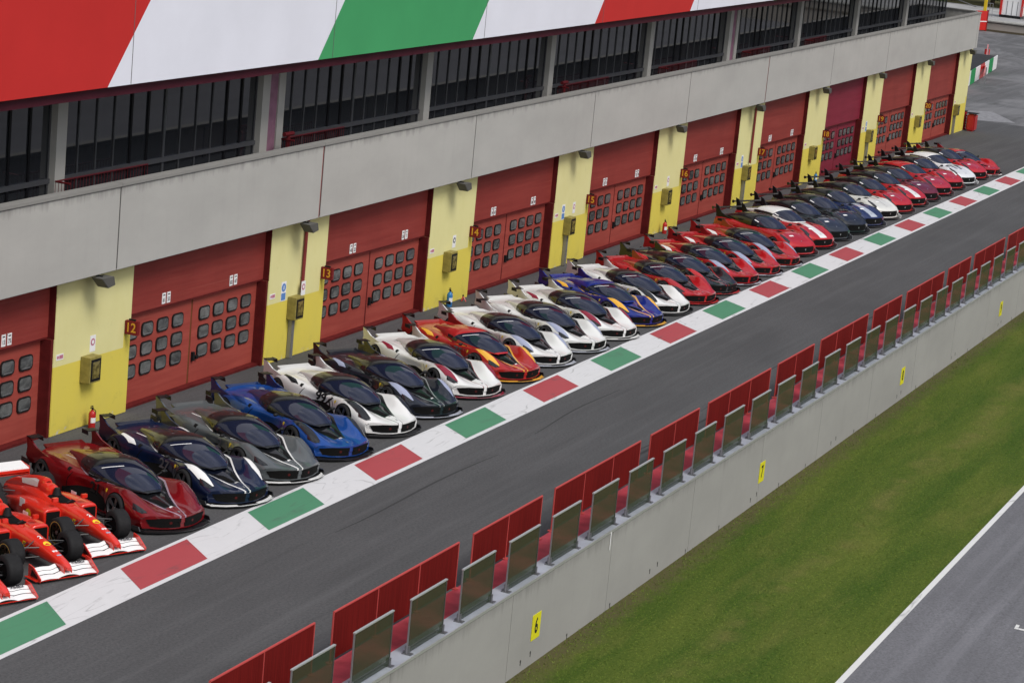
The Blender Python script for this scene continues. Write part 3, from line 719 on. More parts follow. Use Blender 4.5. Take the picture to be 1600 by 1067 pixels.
def off_rows(rows, d):
    out = []; R_ = len(rows); n = len(rows[0])
    for i in range(R_):
        rr = []
        for j in range(n):
            a = Vector(rows[min(i+1, R_-1)][j])-Vector(rows[max(i-1, 0)][j]); b = Vector(rows[i][min(j+1, n-1)])-Vector(rows[i][max(j-1, 0)])
            nn = a.cross(b); nn = nn.normalized() if nn.length > 1e-9 else Vector((0,0,1))
            c_ = Vector((rows[i][j][0]*.0+0, 0, .6)); 
            if nn.dot(Vector(rows[i][j])-Vector((rows[i][j][0], 0, .5))) < 0: nn = -nn
            rr.append(tuple(Vector(rows[i][j])+nn*d))
        out.append(rr)
    return out

# ---- mid-engined track hypercar
K_ST = [
 (2.46,.455,[(.20,.445),(.42,.45),(.62,.465),(.78,.45),(.88,.38),(.90,.28),(.86,.13)]),
 (2.30,.50,[(.20,.47),(.42,.49),(.62,.545),(.80,.53),(.92,.44),(.94,.28),(.91,.12)]),
 (2.02,.55,[(.22,.50),(.42,.55),(.64,.67),(.83,.68),(.95,.53),(.97,.28),(.94,.11)]),
 (1.70,.63,[(.24,.56),(.42,.62),(.64,.78),(.84,.80),(.98,.62),(1.0,.28),(.96,.11)]),
 (1.36,.70,[(.28,.63),(.46,.67),(.66,.85),(.86,.87),(1.0,.68),(1.01,.30),(.96,.11)]),
 (1.05,.75,[(.3,.71),(.5,.71),(.67,.83),(.85,.84),(.98,.65),(.99,.3),(.95,.11)]),
 (.72,.79,[(.35,.78),(.55,.77),(.70,.80),(.82,.76),(.88,.56),(.92,.3),(.95,.11)]),
 (.3,.81,[(.4,.80),(.6,.79),(.71,.77),(.79,.69),(.80,.50),(.87,.3),(.95,.11)]),
 (-.2,.83,[(.4,.83),(.6,.81),(.73,.78),(.81,.69),(.81,.48),(.87,.3),(.96,.11)]),
 (-.6,.86,[(.4,.85),(.6,.83),(.77,.82),(.89,.74),(.93,.52),(.94,.3),(.97,.11)]),
 (-1.0,.89,[(.35,.88),(.58,.86),(.79,.89),(.94,.82),(1.0,.6),(1.0,.3),(.98,.12)]),
 (-1.35,.885,[(.35,.88),(.58,.87),(.80,.91),(.96,.86),(1.02,.66),(1.01,.35),(.98,.15)]),
 (-1.60,.87,[(.35,.865),(.58,.86),(.80,.88),(.95,.82),(1.0,.66),(.99,.4),(.95,.2)]),
 (-1.82,.88,[(.35,.875),(.58,.86),(.80,.85),(.92,.78),(.97,.64),(.95,.45),(.9,.28)]),
 (-2.02,.92,[(.35,.915),(.58,.90),(.78,.85),(.89,.76),(.93,.62),(.9,.48),(.85,.35)])]
def k_sweep(x, y):
    f = max(0, min(1, (x-1.3)/1.0)); r = max(0, min(1, (-x-1.6)/.5))
    return f*.40*(abs(y)/.95)**1.7-r*.22*(abs(y)/.9)**2
def interp(tab, x):
    for (a, va), (b, vb) in zip(tab[:-1], tab[1:]):
        if a <= x <= b or b <= x <= a: return va+(vb-va)*(x-a)/(b-a)
    return tab[0][1] if abs(x-tab[0][0]) < abs(x-tab[-1][0]) else tab[-1][1]
VL = [(2.6, .05), (2.42, .075), (2.1, .16), (1.75, .27), (1.45, .38), (1.2, .50), (.95, .62), (.6, .68), (.2, .72), (-.2, .71), (-.5, .62), (-.75, .48), (-1.0, .40), (-1.4, .42), (-1.7, .44)]
def k_vl(co):
    x = co.x/SX
    if co.z < .36 or x < -1.45: return 1.0
    return abs(co.y)-interp(VL, x)
def k_ctr(co):
    x = co.x/SX
    if co.z < .35: return 1.0
    return max(abs(co.y)-interp(VL, x), x-2.0-.12*abs(co.y), -.80-x)
def squash(t):
    for ch in t.children:
        if ch.type == 'MESH': ch.scale.z = SZ
sens = simple('sensor_dark_red', (.06, .006, .006), .4)
def make_hyper():
    me = loft_mesh(body_loft(K_ST, k_sweep), 'body', [M['white'], M['well']])
    PR = Proj(me)
    me = cut_arches(me, ((1.28*SX, .39), (-1.52*SX, .39)), .405, .60, M['well'])
    attr(me, 'vl', k_vl); attr(me, 'ctr', k_ctr); shade(me, 42)
    t = thing('race_car', '', 'race car'); b = link('body', me, t)
    # canopy
    C_ST = [(1.44,.735,.18,.70),(1.20,.86,.50,.72),(.84,1.02,.69,.735),(.42,1.145,.74,.745),(.02,1.20,.73,.76),(-.40,1.18,.65,.78),(-.80,1.11,.50,.80),(-1.2,1.02,.34,.82),(-1.6,.92,.20,.82)]
    sw = lambda x, y, hw: max(0, min(1, (x+.1)/.5))*.42*(abs(y)/.70)**2
    rows = canopy_grid(C_ST, sw); PC = None; n = 16; R_ = len(rows)
    MB().grid(rows[:R_-14]).build('roof', [M['black']], t, True, 60); MB().grid(rows[R_-15:]).build('engine_cover', [M['white']], t, True, 60)
    ws = MB().grid(off_rows(sub(rows, 2, 20, n-13, n+13), .006)).build('windscreen', M['glassw'], t, True, 60)
    for s in (-1, 1):
        j0, j1 = (n-15, n-13) if s < 0 else (n+13, n+15)
        MB().grid(off_rows(sub(rows, 16, 30, *( (n-15, n-13) if s < 0 else (n+13, n+15))), .007)).build('side_window', M['glasss'], t, True, 60)
        m_ = MB(); m_.tube([(.62, s*.70, .80), (.60, s*.86, .86)], .018, 6); rows_ = []
        for a in range(7):
            th = pi*a/6; rows_.append([(.62+.05*cos(th)-.02, s*.93+.09*sin(th)*cos(2*pi*k/10), .875+.05*sin(th)*sin(2*pi*k/10)) for k in range(10)])
        m_.grid(rows_, True); m_.build('mirror', M['black'], t, True)
    # wiper and windscreen header sticker
    MB().tube([(1.16*SX, -.12, .785), (.95*SX, .18, .87), (.72*SX, .40, .93)], .009, 6).build('wiper', M['black'], t)
    hs_ = MB(); r0, r1 = off_rows(rows, .012)[17], off_rows(rows, .012)[18]
    hs_.grid([r0[n-9:n-1], [tuple(.6*a_+.4*b_ for a_, b_ in zip(p_, q_)) for p_, q_ in zip(r0, r1)][n-9:n-1]]).build('windscreen_banner', M['white'], t)
    # headlight and haunch strips
    hl_ = [(1.08,.84),(1.36,.74),(1.70,.68),(2.08,.70),(2.02,.80),(1.72,.90),(1.35,.92)]
    hl_ = [(p[0]*SX, p[1]) for p in hl_]
    for o_ in (hl_, mir(hl_)): PR.patch(o_, 'top', off=.007).build('headlight', M['black'], t, True, 60)
    sl_ = [(1.75,.87),(2.04,.74),(2.12,.73),(2.05,.83),(1.82,.92)]; sl_ = [(p[0]*SX, p[1]) for p in sl_]
    for o_ in (sl_, mir(sl_)): PR.patch(o_, 'top', off=.011).build('headlight_lens', M['glasss'], t, True, 60)
    hn = [(-.74,.90),(-.95,.82),(-1.42,.80),(-1.38,.90),(-.98,.955)]; hn = [(p[0]*SX, p[1]) for p in hn]
    for o_ in (hn, mir(hn)): PR.patch(o_, 'top', off=.007).build('haunch_panel', M['black'], t, True, 60)
    hn2 = [(-.60,.80),(-.60,.895),(-.68,.90),(-.70,.82)]; hn2 = [(p[0]*SX, p[1]) for p in hn2]
    for o_ in (hn2, mir(hn2)): PR.patch(o_, 'top', off=.010, res=.03).build('air_intake', M['well'], t, True, 60)
    # bonnet ducts: two dark wedges
    for s in (-1, 1):
        o_ = [(2.0,.03*s),(1.95,.15*s),(1.42,.29*s),(1.56,.17*s),(1.66,.10*s)]; o_ = [(p[0]*SX, p[1]) for p in o_]
        PR.patch(o_ if s > 0 else o_[::-1], 'top', off=.008, res=.06).build('bonnet_duct', M['well'], t)
        q = PR.patch([(2.02*SX,-.07),(2.07*SX,-.07),(2.07*SX,.03),(2.02*SX,.03)], 'top', off=.016); q.build('tag', M['white'], t)
    PR.patch([(2.26*SX,-.022),(2.33*SX,-.018),(2.33*SX,.018),(2.26*SX,.022)], 'top', off=.012).build('nose_badge', M['silver'], t)
    for k in range(5):
        x_ = -1.05-.11*k
        PR.patch([(x_*SX,-.30),((x_-.035)*SX,-.30),((x_-.035)*SX,-.16),(x_*SX,-.16)], 'top', off=.006, res=.2).build('engine_louvre', M['well'], t)
        PR.patch([(x_*SX,.16),((x_-.035)*SX,.16),((x_-.035)*SX,.30),(x_*SX,.30)], 'top', off=.006, res=.2).build('engine_louvre', M['well'], t)
    for s in (-1, 1):
        PR.patch([(s*.30+.035*cos(a), .285+.04*sin(a)) for a in np.linspace(0, 2*pi, 10, endpoint=False)], 'front', off=.018, res=.2).build('grille_sensor', sens, t)
        PR.patch([(.82*s,.44),(.885*s,.40),(.885*s,.37),(.82*s,.41)][::s], 'front', off=.008, res=.2).build('daytime_light', M['glasss'], t)
    # grilles
    for s in (-1, 1):
        o_ = [(.055*s,.40),(.50*s,.405),(.81*s,.365),(.72*s,.19),(.52*s,.16),(.055*s,.16)]
        PR.patch(o_ if s > 0 else o_[::-1], 'front', off=.014, res=.06).build('grille', M['well'], t)
        ring = MB(); 
        # badges, number, side scallops
        sh = [(.76,.735),(.84,.74),(.845,.68),(.80,.635),(.755,.68)]; sh = [(p[0]*SX, p[1]) for p in sh]
        PR.patch(sh, 'side', side=s, off=.008, res=.05).build('shield_badge', M['yellow'], t)
        sc = [(.75,.47),(.20,.52),(-.35,.44),(-.75,.30),(-.75,.17),(.85,.15),(.90,.34)]
        PR.patch([(p[0]*SX, p[1]) for p in sc], 'side', side=s, off=.006, res=.09).build('side_scallop', M['well'], t)
        # sill, dive plane
        dg_ = [(.74,.30),(.72,.60),(.60,.715),(.585,.71),(.70,.59),(.72,.30)]
        PR.patch([(p[0]*SX, p[1]) for p in dg_], 'side', side=s, off=.004, res=.06).build('door_gap', M['well'], t)
        PR.patch([(p[0]*SX, p[1]) for p in [(-.62,.20),(-.60,.55),(-.50,.74),(-.515,.745),(-.62,.56),(-.64,.20)]], 'side', side=s, off=.004, res=.06).build('door_gap', M['well'], t)
        MB().prism([(.95*SX, s*.90), (-.92*SX, s*.92), (-.92*SX, s*1.02), (.95*SX, s*1.02)], .07, .10).build('side_skirt', M['carbon'], t)
        # front splitter end plates
    lip = [(1.78,-.98),(2.05,-1.0),(2.27,-.92),(2.44,-.60),(2.54,-.2),(2.54,.2),(2.44,.60),(2.27,.92),(2.05,1.0),(1.78,.98),(1.78,.5),(1.78,-.5)]
    lip = [(p[0]*SX, p[1]) for p in lip]
    sp = MB().prism(lip, .055, .085); sp.build('splitter', M['carbon'], t, bevel=.006)
    for s in (-1, 1):
        MB().prism([(1.85*SX,.085),(2.12*SX,.085),(2.22*SX,.10),(2.16*SX,.20),(1.95*SX,.18)], s*.975, s*1.0, 'y').build('splitter_end_plate', M['carbon'], t)
        q = [(2.50,.30),(2.42,.60),(2.26,.89),(2.12,.97),(2.12,.86),(2.25,.78),(2.36,.56),(2.44,.28)]; q = [(p[0]*SX, p[1]*s) for p in q]
        MB().prism(q if s > 0 else q[::-1], .088, .10).build('splitter_trim', M['black'], t)
    q = [(2.55,0),(2.545,.2),(2.45,.60),(2.28,.925),(2.265,.91),(2.43,.59),(2.52,.2),(2.525,0)]
    q = q+[]; qq = MB()
    for s in (-1, 1): qq.prism([(p[0]*SX, p[1]*s) for p in q], .0855, .093)
    qq.build('splitter_edge', M['black'], t)
    # rear: fins, winglets, spoiler lip, diffuser
    for s in (-1, 1):
        out = [(-1.10,.86),(-1.5,.89),(-1.85,.97),(-2.10,1.12),(-2.27,1.19),(-2.22,.88),(-2.26,.66),(-2.12,.50),(-1.9,.55)]
        MB().prism([(p[0]*SX, p[1]) for p in out], s*.90, s*.94, 'y').build('tail_fin', M['white'], t)
        wg = MB(); z0 = 1.175; wg.prism([(-2.02*SX, s*.945), (-2.26*SX, s*.945), (-2.24*SX, s*.64), (-2.06*SX, s*.64)], z0, z0+.02)
        wg.prism([(-2.02*SX, z0-.09), (-2.27*SX, z0-.09), (-2.27*SX, z0+.03), (-2.04*SX, z0+.03)], s*.63, s*.645, 'y')
        wg.build('winglet', M['black'], t)
        MB().prism([(-2.0*SX, s*.80), (-2.32*SX, s*.80), (-2.32*SX, s*1.02), (-2.05*SX, s*1.02)], .50, .53).prism([(-2.0*SX,.34),(-2.34*SX,.30),(-2.32*SX,.62),(-2.04*SX,.60)], s*1.0, s*1.02, 'y').build('rear_strake', M['carbon'], t)
    MB().prism([(-1.98*SX,.90),(-2.14*SX,.95),(-2.15*SX,.92),(-2.04*SX,.84)], -.55, .55, 'y').build('spoiler', M['white'], t, bevel=.008)
    MB().prism([(-1.95*SX,.14),(-2.22*SX,.30),(-2.20*SX,.50),(-2.06*SX,.52),(-1.95*SX,.5)], -.80, .80, 'y').build('diffuser', M['well'], t)
    MB().box(-1.9*SX, 2.2*SX, -.86, .86, .09, .13).build('underfloor', M['well'], t)
    for s in (-1, 1): MB().cyl((-2.04*SX, s*.55, .72), .085, .03, 'x', 18).build('tail_light', M['red'], t)
    add_wheels(t, 'k', [(x*SX, s*.895) for x in (1.26, -1.53) for s in (-1, 1)], .345, .27, .285, 5, M['rim'])
    squash(t); return t, PR
# ---- front-engined coupe
G_ST = [
 (2.38,.47,[(.25,.47),(.45,.475),(.60,.48),(.72,.47),(.82,.42),(.85,.30),(.80,.14)]),
 (2.15,.61,[(.25,.61),(.45,.62),(.62,.65),(.78,.63),(.91,.50),(.93,.3),(.9,.12)]),
 (1.75,.75,[(.3,.75),(.5,.75),(.68,.79),(.84,.75),(.96,.56),(.97,.3),(.94,.12)]),
 (1.37,.85,[(.3,.85),(.5,.83),(.7,.86),(.86,.80),(.98,.6),(.985,.3),(.95,.12)]),
 (.95,.91,[(.32,.905),(.52,.88),(.7,.87),(.84,.8),(.95,.6),(.95,.3),(.93,.12)]),
 (.5,.94,[(.35,.93),(.55,.91),(.72,.87),(.82,.8),(.90,.6),(.92,.3),(.92,.12)]),
 (0,.95,[(.4,.94),(.6,.92),(.74,.87),(.83,.8),(.89,.58),(.92,.3),(.92,.12)]),
 (-.6,.95,[(.4,.94),(.6,.92),(.76,.88),(.86,.8),(.92,.6),(.94,.3),(.93,.12)]),
 (-1.2,.98,[(.4,.97),(.6,.95),(.8,.92),(.93,.85),(.99,.62),(.99,.32),(.95,.14)]),
 (-1.7,1.0,[(.4,.99),(.6,.98),(.8,.94),(.92,.87),(.98,.65),(.97,.4),(.93,.2)]),
 (-2.15,1.0,[(.4,.99),(.6,.97),(.76,.93),(.86,.85),(.92,.68),(.9,.45),(.85,.3)]),
 (-2.38,.95,[(.4,.94),(.58,.93),(.72,.89),(.82,.80),(.87,.65),(.86,.48),(.8,.34)])]
def g_sweep(x, y):
    f = max(0, min(1, (x-1.5)/.85)); r = max(0, min(1, (-x-1.9)/.5))
    return f*.30*(abs(y)/.95)**2.2-r*.14*(abs(y)/.9)**2
def make_coupe():
    me = loft_mesh(body_loft(G_ST, g_sweep), 'body', [M['white'], M['well']]); PR = Proj(me)
    me = cut_arches(me, ((1.37*SX, .345), (-1.37*SX, .345)), .375, .60, M['well'])
    def vl(co):   # central bonnet stripe edge
        x = co.x/SX
        return 1.0 if (x < .2 or co.z < .5) else abs(co.y)
    attr(me, 'vl', vl)
    attr(me, 'ctr', lambda co: abs(co.y)-.14-.03*co.x/SX if (co.z > .5 and co.x > 0) else 1.0); shade(me, 42)
    t = thing('race_coupe', '', 'race car'); link('body', me, t)
    C_ST = [(.98,.93,.30,.89),(.80,1.0,.60,.89),(.42,1.18,.72,.89),(.05,1.30,.75,.89),(-.4,1.345,.74,.90),(-.9,1.32,.72,.92),(-1.3,1.25,.67,.94),(-1.75,1.12,.61,.95),(-2.15,1.005,.52,.95)]
    sw = lambda x, y, hw: max(0, min(1, (x+.2)/.5))*.34*(abs(y)/.70)**2
    rows = canopy_grid(C_ST, sw); n = 16
    MB().grid(rows).build('roof', M['black'], t, True, 60)
    MB().grid(off_rows(sub(rows, 3, 18, n-12, n+12), .006)).build('windscreen', M['glassw'], t, True, 60)
    MB().grid(off_rows(sub(rows, 34, 44, n-10, n+10), .006)).build('rear_window', M['glasss'], t, True, 60)
    r0, r1 = off_rows(rows, .011)[12], off_rows(rows, .011)[17]
    MB().grid([r0[n-11:n-9], r1[n-11:n-9]]).build('windscreen_sticker', M['white'], t)
    for s in (-1, 1):
        MB().grid(off_rows(sub(rows, 17, 36, *((n-15, n-12) if s < 0 else (n+12, n+15))), .007)).build('side_window', M['glasss'], t, True, 60)
        m_ = MB(); m_.tube([(.50, s*.76, .93), (.48, s*.90, .97)], .02, 6); rows_ = []
        for a in range(7):
            th = pi*a/6; rows_.append([(.48+.06*cos(th), s*.97+.10*sin(th)*cos(2*pi*k/10), .99+.06*sin(th)*sin(2*pi*k/10)) for k in range(10)])
        m_.grid(rows_, True); m_.build('mirror', M['black'], t, True)
        hl_ = [(1.52,.70),(1.80,.66),(2.06,.64),(2.14,.74),(1.95,.80),(1.62,.80)]; hl_ = [(p[0]*SX, p[1]*s) for p in hl_]
        PR.patch(hl_ if s > 0 else hl_[::-1], 'top', off=.007).build('headlight', M['glasss'], t, True, 60)
        ve = [(1.28,.30),(1.05,.34),(1.05,.50),(1.22,.48)]; ve = [(p[0]*SX, p[1]*s) for p in ve]
        PR.patch(ve if s > 0 else ve[::-1], 'top', off=.006, res=.08).build('bonnet_vent', M['well'], t)
        # side intake behind wheel
        PR.patch([(p[0]*SX, p[1]) for p in [(.92,.66),(.62,.60),(.60,.42),(.90,.40)]], 'side', side=s, off=.006, res=.1).build('fender_vent', M['well'], t)
        MB().prism([(.95*SX, s*.86), (-.95*SX, s*.88), (-.95*SX, s*.99), (.95*SX, s*.99)], .07, .105).build('side_skirt', M['carbon'], t)
        MB().prism([(1.92*SX,.06),(2.28*SX,.06),(2.30*SX,.20),(2.1*SX,.28)], s*.90, s*.925, 'y').build('dive_plane', M['grey'], t)
        # rear horns
        out = [(-1.25,.97),(-1.6,1.02),(-1.92,1.12),(-2.14,1.38),(-2.32,1.44),(-2.26,1.18),(-2.22,.92),(-1.9,.88)]
        MB().prism([(p[0]*SX, p[1]) for p in out], s*.76, s*.80, 'y').build('tail_fin', M['black'], t)
        MB().cyl((-2.395*SX, s*.56, .76), .075, .03, 'x', 18).build('tail_light', M['red'], t)
    MB().prism([(-2.26*SX,1.27),(-2.40*SX,1.295),(-2.40*SX,1.28),(-2.26*SX,1.245)], -.94, .94, 'y').cyl((-2.32*SX,-.955,1.27), .075, .015, 'y', 12).cyl((-2.32*SX,.94,1.27), .075, .015, 'y', 12).build('rear_wing', M['carbon'], t)
    o_ = [(-.62,.38),(-.50,.45),(.50,.45),(.62,.38),(.58,.24),(.45,.19),(-.45,.19),(-.58,.24)]
    PR.patch(o_, 'front', off=.009, res=.09).build('grille', M['well'], t)
    for s in (-1, 1):
        o_ = [(.68*s,.33),(.80*s,.32),(.80*s,.20),(.66*s,.18)]; PR.patch(o_ if s > 0 else o_[::-1], 'front', off=.009, res=.09).build('side_intake', M['well'], t)
    PR.patch([(-.028,.36),(.028,.37),(.022,.27),(-.022,.27)], 'front', off=.016).build('nose_emblem', M['silver'], t)
    PR.patch([(2.08*SX,-.03),(2.13*SX,-.025),(2.13*SX,.025),(2.08*SX,.03)], 'top', off=.008).build('badge', M['silver'], t)
    PR.patch([(1.62*SX,-.30),(1.72*SX,-.30),(1.72*SX,-.06),(1.62*SX,-.06)], 'top', off=.009).build('name_sticker', M['white'], t)
    lip = [(1.8,-.95),(2.15,-.93),(2.34,-.75),(2.44,-.35),(2.46,0),(2.44,.35),(2.34,.75),(2.15,.93),(1.8,.95)]
    MB().prism([(p[0]*SX, p[1]) for p in lip], .06, .09).build('splitter', M['carbon'], t, bevel=.006)
    MB().prism([(-2.15*SX,.16),(-2.45*SX,.30),(-2.42*SX,.55),(-2.2*SX,.5)], -.75, .75, 'y').build('diffuser', M['well'], t)
    MB().box(-2.0*SX, 2.1*SX, -.84, .84, .09, .14).build('underfloor', M['well'], t)
    add_wheels(t, 'g', [(x*SX, s*.855) for x in (1.37, -1.37) for s in (-1, 1)], .345, .27, .28, 5, M['rim'])
    return t, PR

T0 = .48
def add_part(o): o.scale.z = SZ if SX > 1.1 else 1; return o
def place(t, lfx, lfy, fr=(2.2, .98), T=T0):
    lfx += .11+random.uniform(-.03, .03); lfy -= .08+random.uniform(-.04, .04); T += random.uniform(-.012, .012)
    hx, hy = -sin(T), -cos(T); lx, ly = cos(T), -sin(T); a, b = fr[0]*SX, fr[1]
    t.location = (lfx-hx*a-lx*b, lfy-hy*a-ly*b, 0)
    t.rotation_euler = (0, 0, math.atan2(hy, hx))
def setmat(t, spec):
    for ch in t.children:
        nm = ch.name.split('.')[0]
        if nm in spec and ch.material_slots:
            ch.material_slots[0].link = 'OBJECT'; ch.material_slots[0].material = spec[nm]
c_ = {}
def flat(name, c, rough=.35, metal=0.0):
    if name not in c_: c_[name] = simple('paint_'+name, c, rough, metal, Coat_Weight=.7, Coat_Roughness=.05)
    return c_[name]
BK = (.008, .009, .011); WH_ = (.72, .72, .705)
def spec(nm, base, stripe, centre=BK, hl=None, hn=None, trim=None, fin=None, spoil=None, roof=None, metal=.25, rough=.33, sw=.020):
    p = paint(nm, base, centre, stripe, sw, metal, rough); fb = flat(nm+'_solid', base, rough, metal)
    d_ = {'body': p, 'engine_cover': fb, 'tail_fin': fin or fb, 'spoiler': spoil or fb, 'roof': roof or flat('gloss_black', BK)}
    d_['headlight'] = hl or fb; d_['haunch_panel'] = hn or fb
    if trim: d_['splitter_trim'] = trim; d_['splitter_edge'] = trim
    return d_
lav = flat('lavender_grey', (.30, .33, .45)); wh = flat('gloss_white', WH_); yel = flat('gloss_yellow', (.72, .38, .04)); dr = flat('deep_red', (.22, .01, .03)); slv = flat('pearl_silver', (.42, .44, .50))
redp = flat('racing_red', (.42, .016, .018)); blk = flat('gloss_black', BK)
RED = (.40, .008, .012)
HC = [
 ((-3.78,-6.94), 'dark metallic red race car with number 21 on its door, beside the open-wheel cars', spec('wine', (.17,.003,.006), (.33,.24,.30), metal=.5), '21', None),
 ((-1.05,-7.08), 'dark navy race car with white stripes, white headlight panels and white splitter', spec('navy', (.004,.010,.036), WH_, centre=(.004,.006,.014), hl=wh, hn=wh, trim=wh), '27', None),
 ((1.62,-7.06), 'matt grey race car with thin white stripes and white splitter', spec('grey', (.085,.095,.10), WH_, trim=wh, metal=.3, rough=.42), '2', None),
 ((4.43,-7.02), 'bright metallic blue race car with black roof and black splitter', spec('blue', (.008,.062,.28), None, metal=.8, hl=blk), None, None),
 ((7.45,-6.98), 'white race car with black 99X on its side', spec('white99', WH_, (.03,.03,.03), hl=blk, hn=blk, sw=.009), '99X', None),
 ((10.17,-7.0), 'dark slate race car with pale grey headlight panels and thin silver stripes', spec('slate', (.010,.013,.022), (.28,.30,.30), hl=lav, hn=lav, trim=slv, sw=.013, metal=.5), '5', None),
 ((13.18,-7.0), 'white race car with dark red headlight strips, beside the slate one', spec('whitered', WH_, (.25,.02,.03), hl=dr, hn=dr, trim=dr, sw=.009), None, None),
 ((16.09,-7.03), 'red race car with yellow stripes, yellow headlight panels and red roof', spec('redyel', (.36,.014,.012), (.72,.36,.05), hl=yel, hn=yel, trim=yel, roof=redp, sw=.022), '75', None),
 ((18.85,-7.04), 'white race car with pale blue headlight panels, right behind the red and yellow one', spec('white9', WH_, (.08,.08,.09), hl=lav, trim=slv, sw=.008), None, None),
 ((21.65,-7.05), 'white race car with pale blue headlight panels, third from the blue and yellow car', spec('white10', WH_, (.08,.08,.09), hl=lav, trim=slv, sw=.008), None, None),
 ((24.37,-7.08), 'white race car with dark red headlight strips, next to the blue and yellow car', spec('whitered2', WH_, (.25,.02,.03), hl=dr, hn=dr, trim=wh, sw=.009), None, None),
 ((27.24,-7.04), 'royal blue race car with orange-yellow stripes and yellow nose', spec('royal', (.008,.020,.19), (.72,.42,.12), centre=(.008,.020,.16), hl=yel, hn=yel, trim=yel, roof=flat('royal_solid', (.008,.02,.19)), sw=.03), '8', None),
 ((30.01,-7.08), 'white race car with black headlight strips, parked beside the first all-red car', spec('white13', WH_, (.03,.03,.03), hl=blk, sw=.008), None, None),
 ((32.75,-7.1), 'red race car with black roof and red splitter, next to a white car', spec('red14', RED, None, trim=redp), None, None),
 ((35.35,-7.12), 'black race car with red headlight strips and red rear haunches', spec('blackred', (.010,.010,.013), (.40,.02,.02), hl=redp, hn=redp, trim=redp, fin=blk, sw=.012), None, None),
 ((38.0,-7.14), 'red race car with pale headlight panels, first after the black and red one', spec('red16', RED, None, hl=lav, hn=wh, trim=slv), None, None),
 ((40.75,-7.12), 'red race car with pale headlight panels, second after the black and red one', spec('red17', RED, None, hl=lav, hn=wh, trim=slv), None, None),
 ((43.5,-7.12), 'red race car with pale headlight panels, third after the black and red one', spec('red18', RED, None, hl=lav, hn=wh, trim=slv), None, None)]
proto, PR = make_hyper()
allh = [proto]+[copy_tree(proto) for _ in HC[1:]]
for k_, (t, (p, lab, sp_, num, _)) in enumerate(zip(allh, HC)):
    place(t, *p, T=(.412, .449, .45, .45, .447, .48, .515)[k_] if k_ < 7 else .485); t['label'] = lab; t['group'] = 'mid-engined race cars parked in a row'; setmat(t, sp_)
    if k_ in (2, 3, 4, 5):
        for ch in list(t.children):
            if ch.name.split('.')[0] == 'windscreen_banner': bpy.data.objects.remove(ch)
    if num:
        for s in (-1, 1):
            if num == '99X': add_part(PR.text(num, .38, (.30, .62), s, .014, 1.25, off=.012, tilt=-.05).build('race_number', M['black'], t))
            else:
                add_part(PR.text(num, .36, (.33, .56), s, .010, 1.25, off=.016).build('race_number', flat('number_grey', (.10,.10,.11)) if num != '21' else M['black'], t))
GC = [
 ((46.46,-6.96), 'red race coupe with dark olive roof, first after the mid-engined cars', RED, None, None, None),
 ((49.12,-6.96), 'red race coupe with white centre stripe and white rimmed roof, beside a black one', RED, WH_, None, wh),
 ((51.92,-6.94), 'charcoal grey race coupe with plain bonnet, beside the red striped one', (.018,.022,.030), None, None, None),
 ((54.67,-7.0), 'black race coupe with pale bonnet sticker, left of the blue striped one', (.009,.011,.016), None, None, None),
 ((57.42,-6.98), 'navy blue race coupe with broad pale stripe down its bonnet', (.008,.018,.075), (.42,.46,.52), None, None),
 ((60.47,-6.95), 'white race coupe with black roof and thin grey bonnet stripe', (.64,.64,.60), None, None, None),
 ((63.31,-6.93), 'red race coupe with thin pale bonnet lines, just right of the white one', RED, None, None, None),
 ((66.33,-6.88), 'red race coupe with broad white bonnet stripe and black roof', RED, WH_, None, None),
 ((68.79,-6.92), 'dark wine red race coupe with black roof', (.12,.006,.016), None, None, None),
 ((71.6,-6.93), 'red race coupe with red roof, next to the dark wine one', (.36,.012,.022), None, None, redp),
 ((74.7,-6.88), 'red race coupe with white flash on its front wing, left of the white roofed one', RED, None, wh, None),
 ((77.45,-6.93), 'white race coupe with white roof and two dark bonnet stripes', (.64,.65,.67), None, None, wh),
 ((80.4,-6.88), 'red race coupe parked second from the far end of the row', RED, None, None, None)]
SX = 1.04
cp_, PG = make_coupe()
allg = [cp_]+[copy_tree(cp_) for _ in GC[1:]]
for i, (t, (p, lab, base, stripe, flash, roof)) in enumerate(zip(allg, GC)):
    place(t, *p, fr=(2.25, .93)); t['label'] = lab; t['group'] = 'front-engined race coupes parked in a row'
    pm = paint('coupe%d' % i, base, stripe or base, None, metal=.25)
    d_ = {'body': pm, 'roof': roof or flat('gloss_black', BK)}
    if base[0] > .6: d_['dive_plane'] = wh
    setmat(t, d_)
    if flash: add_part(PG.patch([(1.95,.50),(1.55,.62),(1.40,.70),(1.55,.72),(1.95,.58)], 'top', off=.010).build('white_flash', wh, t))
    if i == 11:
        for s in (-1, 1): add_part(PG.patch([(1.15,.12*s),(1.75,.10*s),(1.75,.22*s),(1.15,.24*s)][::s], 'top', off=.009).build('bonnet_stripe', flat('slate_stripe', (.08,.09,.11)), t))
    if i in (5, 6):
        add_part(PG.patch([(1.0,-.02),(2.1,-.012),(2.1,.012),(1.0,.02)], 'top', off=.009).build('bonnet_stripe', flat('thin_grey', (.25,.24,.26)), t))
last = copy_tree(proto); last['label'] = 'red and white race car at the far end of the row'; last['group'] = 'mid-engined race cars parked in a row'
for ch in list(last.children):
    if ch.name.split('.')[0] == 'race_number': bpy.data.objects.remove(ch)
SX = 1.12; place(last, 83.2, -7.02); setmat(last, spec('redend', RED, None, centre=RED, hl=redp, hn=redp, trim=wh, roof=redp))

